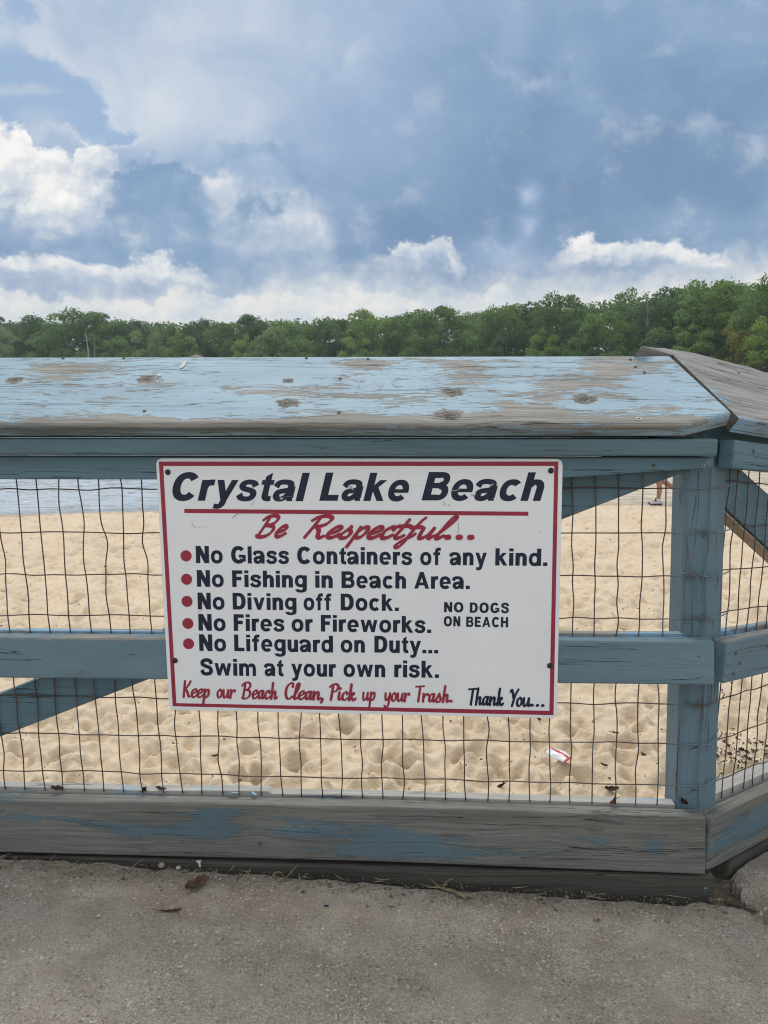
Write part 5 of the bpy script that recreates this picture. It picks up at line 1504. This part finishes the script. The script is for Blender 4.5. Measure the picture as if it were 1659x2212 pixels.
# ------------------------------------------------------------------ small things lying about
def leaf_bm(L, Wd, lobes, curl, seed, thick=0.0005):
    """dry leaf: lobed outline, cupped and creased, with a stalk"""
    r = random.Random(seed)
    n = 40; top = []
    bm = bmesh.new()
    rows = 11; cols = 7; g = []
    for i in range(rows):
        t = i / (rows - 1)
        w = Wd * (math.sin(math.pi * (0.06 + 0.9 * t)) ** 0.8) * (1 - 0.38 * abs(math.sin(math.pi * lobes * t)) ** 1.5)
        row = []
        for j in range(cols):
            s = (j / (cols - 1) - 0.5) * 2
            x_ = (t - 0.5) * L + 0.12 * L * abs(s) * (0.5 - abs(t - .5)); y_ = s * w / 2
            z_ = curl * (s * s * Wd * 0.6 + (t - 0.4) ** 2 * L * 0.9) + r.gauss(0, 0.0012) + (0.0018 if j == 3 else 0)
            row.append(bm.verts.new((x_, y_, z_)))
        g.append(row)
    for i in range(rows - 1):
        for j in range(cols - 1): bm.faces.new((g[i][j], g[i][j + 1], g[i + 1][j + 1], g[i + 1][j]))
    bmesh.ops.solidify(bm, geom=bm.faces[:], thickness=thick)
    tube(bm, [(-L * 0.5, 0, curl * L * .15), (-L * 0.62, 0.002, curl * L * .2), (-L * 0.78, 0.006, curl * L * .22)], [0.0011, 0.0009, 0.0007], 5)
    return bm


def leafm(name, c): return plain(name, c, 0.8, 0, 0.45, 60)


M_DRY = leafm('dry_leaf', (0.17, 0.105, 0.062)); M_DRY2 = leafm('dry_leaf_dark', (0.085, 0.055, 0.04)); M_DRY3 = leafm('dry_leaf_orange', (0.24, 0.115, 0.05))
M_PEB = [plain('pebble_tan', (0.33, 0.28, 0.21), 0.8, 0, 0.25, 60), plain('pebble_grey', (0.30, 0.29, 0.27), 0.8, 0, 0.25, 60), plain('pebble_pale', (0.50, 0.46, 0.38), 0.8, 0, 0.2, 60)]
M_FLAKE = plain('blue_paint_flake', (0.26, 0.43, 0.56), 0.6, 0, 0.15, 80)
M_CHIP = plain('white_chip', (0.78, 0.82, 0.80), 0.4)


def cz(x_, y_): return float(conc_z(np.array([x_]), np.array([y_]))[0])


def lay(name, bm, mat, pos, rz, label, cat, tilt=(0, 0), group=None, smooth=False):
    M = Matrix.Translation(pos) @ Matrix.Rotation(rz, 4, 'Z') @ Matrix.Rotation(tilt[0], 4, 'X') @ Matrix.Rotation(tilt[1], 4, 'Y')
    return tag(obj_bm(name, bm, mat, M, None, smooth), label, cat, group)


lay('dry_leaf', leaf_bm(0.062, 0.038, 3, 0.32, 1), M_DRY, (-0.437, 1.637, cz(-.437, 1.637) + 0.004), 0.9, 'large torn brown dry leaf lying on the concrete below the sign', 'leaf', (0.1, 0.1))
lay('dry_leaf', leaf_bm(0.022, 0.016, 2, 0.5, 2), M_DRY, (-0.564, 1.700, cz(-.564, 1.70) + 0.005), 2.0, 'small tan leaf scrap on concrete left of the large torn leaf', 'leaf')
lay('dry_leaf', leaf_bm(0.045, 0.010, 1, 0.1, 3), M_DRY, (-0.47, 1.548, cz(-.47, 1.548) + 0.003), 0.1, 'thin flat brown leaf strip on concrete in front of the large torn leaf', 'leaf')


def pebble(pos, r_, mat, label, seed, group=None):
    bm = bmesh.new(); bmesh.ops.create_icosphere(bm, subdivisions=2, radius=r_)
    rr_ = random.Random(seed)
    for v_ in bm.verts: v_.co *= 1 + rr_.uniform(-0.16, 0.16); v_.co.z *= 0.65
    lay('pebble', bm, mat, pos, seed, label, 'pebble', group=group, smooth=True)


pebble((-0.541, 1.712, cz(-.541, 1.712) + 0.005), 0.0085, M_PEB[0], 'tan pebble on concrete at the foot of the kick board', 1)
pebble((-0.4975, 1.705, cz(-.4975, 1.705) + 0.004), 0.0062, M_PEB[2], 'pale cream pebble on concrete right of the tan pebble', 2)
pebble((0.0158, 1.590, cz(.0158, 1.59) + 0.004), 0.0052, M_PEB[1], 'grey pebble on concrete below the middle of the sign', 3)
pebble((-0.62, 1.52, cz(-.62, 1.52) + 0.003), 0.004, M_PEB[2], 'tiny pale pebble at the left of the concrete', 4)
bm = bmesh.new()
for P_ in ([(-0.008, 0.006), (0.006, 0.008), (0.004, 0.001), (0.007, -0.010), (0.003, -0.011), (-0.001, -0.001)],):
    bm.faces.new([bm.verts.new((a, b, 0)) for a, b in P_])
bmesh.ops.solidify(bm, geom=bm.faces[:], thickness=0.0012)
lay('white_chip', bm, M_CHIP, (-0.449, 1.708, 0.030), 0.1, 'bright white bent chip of plastic under the kick board edge', 'litter', (0.5, 0))
bm = bmesh.new(); bm.faces.new([bm.verts.new(q) for q in [(-0.008, 0.002, 0), (0.002, 0.004, 0.001), (0.008, -0.002, 0), (-0.002, -0.004, 0)]]); bmesh.ops.solidify(bm, geom=bm.faces[:], thickness=0.0006)
lay('paint_flake', bm, M_FLAKE, (-0.13, 1.579, cz(-.13, 1.579) + 0.003), 0.4, 'single blue paint flake lying on the open concrete', 'paint flake')
# forked stick
st = thing('stick', (0.169, 1.640, cz(.169, 1.64) + 0.004), 'short broken brown stick with forked twigs on concrete below the sign', 'stick')
bm = bmesh.new(); tube(bm, catmull([(-0.034, 0.018, 0.002), (-0.01, 0.008, 0.003), (0.022, -0.016, 0.002)], 4), [0.0032, 0.0036, 0.004, 0.0042, 0.0044, 0.0046, 0.0048, 0.005, 0.0052], 8)
M_STICK = plain('stick_bark', (0.20, 0.155, 0.105), 0.85, 0, 0.45, 90)
obj_bm('stem', bm, M_STICK, WM[st.name], st, smooth=True)
for P_ in ([(-0.034, 0.018, 0.002), (-0.05, 0.035, 0.006), (-0.058, 0.052, 0.006)], [(-0.030, 0.016, 0.002), (-0.02, 0.036, 0.008), (-0.002, 0.046, 0.010)], [(-0.04, 0.022, 0.002), (-0.065, 0.024, 0.004), (-0.085, 0.034, 0.004)]):
    bm = bmesh.new(); tube(bm, catmull(P_, 3), [0.0022, 0.002, 0.0018, 0.0016, 0.0014, 0.0012, 0.001], 6); obj_bm('twig', bm, M_STICK, WM[st.name], st, smooth=True)
for i, (P0, P1, rr0, lab) in enumerate([((0.80, 1.650), (0.905, 1.545), 0.0030, 'thin dark stick lying along the joint between the slabs'), ((0.865, 1.575), (0.955, 1.535), 0.0042, 'thick brown stick end in the joint at the right edge')]):
    zz_ = -0.034 - 0.0345 * 0.05
    bm = bmesh.new(); mx_ = ((P0[0] + P1[0]) / 2 + 0.004, (P0[1] + P1[1]) / 2 + 0.006)
    tube(bm, catmull([(P0[0], P0[1], zz_ + 0.004), (mx_[0], mx_[1], zz_ + 0.010), (P1[0], P1[1], zz_ + 0.012)], 4), [rr0 * (1 - 0.05 * q) for q in range(9)], 7)
    tag(obj_bm('stick', bm, M_STICK if i else M_DRY2, None, None, True), lab, 'stick')
# leaves and flakes caught on the kick board ledge behind the mesh
for i, (a, zz_, L, m_, lab) in enumerate([(-0.8177, 0.181, 0.030, M_DRY, 'dark curled leaf caught on the ledge left of the other ledge leaves'), (-0.600, 0.184, 0.022, M_DRY2, 'small dark leaf tip standing on the ledge behind the mesh'),
                                          (-0.558, 0.186, 0.030, M_DRY, 'pointed brown leaf standing on the ledge left of the sign'), (0.552, 0.182, 0.028, M_DRY3, 'orange brown leaf on the ledge left of the corner post'),
                                          (0.716, 0.186, 0.026, M_DRY2, 'brown leaf scrap wedged against the corner post at ledge height')]):
    P = at1(a, zz_, -0.040)
    lay('dry_leaf', leaf_bm(L, L * 0.6, 2, 0.5, 20 + i), m_, P, i * 1.3, lab, 'leaf', (0.9 if i in (1, 2) else 0.3, 0.2), 'leaves caught on the fence ledge')
for i, (a, w_, lab) in enumerate([(-0.372, 0.034, 'blue paint flake lying on the ledge below the sign'), (-0.322, 0.022, 'small curled blue paint flake right of the larger ledge flake')]):
    bm = bmesh.new(); bm.faces.new([bm.verts.new(q) for q in [(-w_ / 2, 0.003, 0), (w_ * .2, 0.006, 0.003), (w_ / 2, 0, 0.001), (w_ * .1, -0.006, 0), (-w_ * .4, -0.004, 0.002)]]); bmesh.ops.solidify(bm, geom=bm.faces[:], thickness=0.0008)
    lay('paint_flake', bm, M_FLAKE, at1(a, 0.185, -0.035), 0.1 - i, lab, 'paint flake', (-0.5, 0.1))
# small white petal on the cap
bm = bmesh.new()
bm.faces.new([bm.verts.new((0.0055 * math.sin(q) * (1 - 0.3 * math.cos(q)), 0.017 * math.cos(q), 0.001)) for q in [2 * math.pi * j / 16 for j in range(16)]])
bmesh.ops.solidify(bm, geom=bm.faces[:], thickness=0.0010)
tag(obj_bm('feather', bm, M_CHIP, FC @ Matrix.Translation((-0.5015, 0.2455, 0.0012)) @ Matrix.Rotation(-0.12, 4, 'Z')), 'small white feather lying near the back edge of the cap board', 'feather')
bm = bmesh.new(); bmesh.ops.create_icosphere(bm, subdivisions=2, radius=0.006)
for v_ in bm.verts: v_.co.y *= 0.7; v_.co.z *= 0.5
tag(obj_bm('seed', bm, M_CHIP, FC @ Matrix.Translation((-0.548, 0.196, 0.002)), None, True), 'tiny pale seed lying beside a knot on the cap board', 'seed')

# snack wrapper on the sand
wx, wy = 0.7673, 3.164
M_WRAP, nb = material('wrapper_foil')
tc = nb.n.new('ShaderNodeTexCoord').outputs['Object']; x, y, z = nb.sep(tc)
band_ = nb.ss(nb.m('ABSOLUTE', y - 0.006 + x * 0.05), 0.0055, 0.0045).max(nb.ss(nb.m('ABSOLUTE', x), 0.049, 0.050))
nb.put(nb.p.inputs['Base Color'], nb.mix(band_, (0.80, 0.81, 0.82), (0.52, 0.06, 0.075))); nb.p.inputs['Roughness'].default_value = 0.35
gu = np.linspace(-0.056, 0.056, 46); gv = np.linspace(-0.028, 0.028, 26); U, V = np.meshgrid(gu, gv)
puff = np.clip(1 - (U / 0.056) ** 6, 0, 1) * np.clip(1 - (V / 0.028) ** 2, 0, 1) ** 0.6
Zw = 0.011 * puff + fbm(U * 55, V * 70, 3) * 0.006 * puff
V2 = V * (0.92 + 0.10 * np.cos(U * 60)) + 0.002 * np.sin(U * 90)
Wv = np.concatenate([np.stack([U, V2, Zw], -1).reshape(-1, 3), np.stack([U, V2, -0.4 * Zw - 0.0003], -1).reshape(-1, 3)])
gf = grid_faces(46, 26)
me = mesh_np('snack_wrapper', Wv, np.concatenate([gf, gf[:, ::-1] + 46 * 26]), M_WRAP, True)
o = link(bpy.data.objects.new('snack_wrapper', me), Matrix.Translation((wx, wy, max(sand_z(wx + i * 0.025, wy + j * 0.025) for i in (-1, 0, 1) for j in (-1, 0, 1)) + 0.010)) @ Matrix.Scale(1.12, 4) @ Matrix.Rotation(R(-57), 4, 'Z') @ Matrix.Rotation(R(16), 4, 'X'))
tag(o, 'crumpled white snack wrapper with red stripe lying on the sand', 'wrapper')

# dark leaves on the sand
SL = [(1.1198, 3.5166, 0.050, 'dark curled leaf on sand just left of the corner post, farthest of that cluster'), (1.1815, 3.2375, 0.070, 'long dark leaf on sand right of the snack wrapper, beside the corner post'), (0.4845, 2.9379, 0.045, 'dark leaf on sand left of the snack wrapper, near the kick board'),
      (0.9667, 3.1462, 0.030, 'small reddish leaf on sand right beside the snack wrapper'), (1.0516, 3.1573, 0.030, 'small dark leaf on sand between the wrapper and the post'), (0.7399, 3.7194, 0.045, 'dark leaf on sand just under the lower right edge of the sign'),
      (0.8003, 3.7347, 0.040, 'upright dark leaf on sand under the lower right corner of the sign'), (-0.7777, 3.2971, 0.035, 'dark leaf on sand under the lower left part of the sign'), (-0.9883, 3.4048, 0.040, 'brown leaf on sand below the left end of the sign'),
      (-1.2985, 3.1912, 0.025, 'tiny dark leaf on sand at the left near the kick board'), (0.9202, 2.8899, 0.060, 'brown leaf on sand close behind the kick board near the post')]
for i, (a, b, L, lab) in enumerate(SL):
    lay('dry_leaf', leaf_bm(L, L * 0.5, 2, 0.5, 60 + i), (M_DRY2, M_DRY, M_DRY2)[i % 3], (a, b, sand_z(a, b) + 0.006), i * 1.9, lab, 'leaf', (0.25, 0.2), 'leaves scattered on the sand')

# uncountable litter: leaf crumbs on the sand by the post, grit and straw along the foot of the fence
def crumbs(name, spots, mat, label, cat, seed, big=1.0):
    r = np.random.RandomState(seed); V = []; Fc = []
    for (x_, y_, z_, s) in spots:
        s *= big * r.uniform(0.5, 1.4); k = len(V)
        th = r.uniform(0, 6.28); d = np.array([math.cos(th), math.sin(th)]); e_ = np.array([-d[1], d[0]])
        w = r.uniform(0.2, 0.6); h = s * r.uniform(0.1, 0.5)
        for (p_, q_, hh_) in ((-.5, 0, 0), (0, -w / 2, h), (.5, 0, h * .3), (0, w / 2, 0), (0, 0, h * 1.3)):
            V.append((x_ + s * (p_ * d[0] + q_ * e_[0]), y_ + s * (p_ * d[1] + q_ * e_[1]), z_ + hh_))
        Fc += [(k, k + 1, k + 4), (k + 1, k + 2, k + 4), (k + 2, k + 3, k + 4), (k + 3, k, k + 4)]
    o_ = link(bpy.data.objects.new(name, mesh_np(name, V, Fc, mat)))
    return tag(o_, label, cat, kind='stuff')


r = np.random.RandomState(5)
sp = []
for k in range(420):
    a = 1.62 + r.normal() * 0.13; b = 3.30 + r.normal() * 0.22; sp.append((a, b, sand_z(a, b) + 0.001, 0.022))
for k in range(900):
    b = 2.6 * (12 / 2.6) ** r.rand(); a = b * r.uniform(-0.58, 0.58); sp.append((a, b, sand_z(a, b) + 0.001, 0.011 + 0.0016 * b * r.rand()))
crumbs('leaf_litter', sp, M_DRY2, 'dark leaf crumbs and bits strewn over the sand, thickest by the corner post', 'leaf litter', 6)
sp = []
for k in range(900):
    a = r.uniform(-1.05, 0.80); d_ = abs(r.normal()) * 0.035
    P = at1(a, 0, 0.0); x_, y_ = P.x, P.y - 0.015 - d_; sp.append((x_, y_, cz(x_, y_) + 0.0005, 0.006 if r.rand() < .8 else 0.012))
for k in range(700):
    t_ = r.rand(); x_ = 0.80 + 0.22 * t_ + r.normal() * 0.018; y_ = 1.66 - 0.33 * t_ + r.normal() * 0.02; sp.append((x_, y_, -0.045 + 0.01 * r.rand() - 0.0345 * x_ + 0.032, 0.009))
crumbs('grit', sp, M_DIRT, 'grit and soil crumbs gathered along the foot of the fence and in the joint', 'grit', 8)
bm = bmesh.new(); rr_ = random.Random(12)
for k in range(70):
    a = rr_.uniform(-1.0, 0.85); d_ = abs(rr_.gauss(0, 0.05)) + 0.004
    if a > 0.78: P = Vector((0.83 + rr_.uniform(-.03, .12), 1.60 + rr_.uniform(-.12, .05), 0)); zz_ = -0.03
    else:
        P = at1(a, 0, 0) - Vector((0, d_ + 0.012, 0)); zz_ = cz(P.x, P.y) + 0.002
    q = rr_.gauss(0.3, 0.7); L = rr_.uniform(0.012, 0.055)
    dx_, dy_ = math.cos(q) * L / 2, math.sin(q) * L / 2
    tube(bm, [(P.x - dx_, P.y - dy_, zz_ + 0.001), (P.x + rr_.gauss(0, .002), P.y + rr_.gauss(0, .002), zz_ + 0.004), (P.x + dx_, P.y + dy_, zz_ + rr_.uniform(0, 0.012))], [0.0005, 0.0008, 0.0005], 4)
o = obj_bm('straw', bm, plain('straw', (0.38, 0.31, 0.20), 0.8, 0, 0.3, 50))
tag(o, 'dry straw and grass blades along the foot of the fence', 'straw', kind='stuff')


# ------------------------------------------------------------------ haze over the lake
hm = bpy.data.materials.new('haze'); hm.use_nodes = True
hm.node_tree.nodes.clear()
ho = hm.node_tree.nodes.new('ShaderNodeOutputMaterial'); hv = hm.node_tree.nodes.new('ShaderNodeVolumePrincipled')
hv.inputs['Color'].default_value = (0.80, 0.88, 0.97, 1); hv.inputs['Density'].default_value = 0.0006; hv.inputs['Anisotropy'].default_value = 0.3
hm.node_tree.links.new(hv.outputs[0], ho.inputs['Volume'])
bm = bmesh.new(); bmesh.ops.create_cube(bm, size=1, matrix=Matrix.Translation((0, 0, 16.0)) @ Matrix.Diagonal((700, 700, 37.5, 1)))
tag(obj_bm('haze', bm, hm), 'faint blue summer haze over the lake', 'haze', kind='stuff')
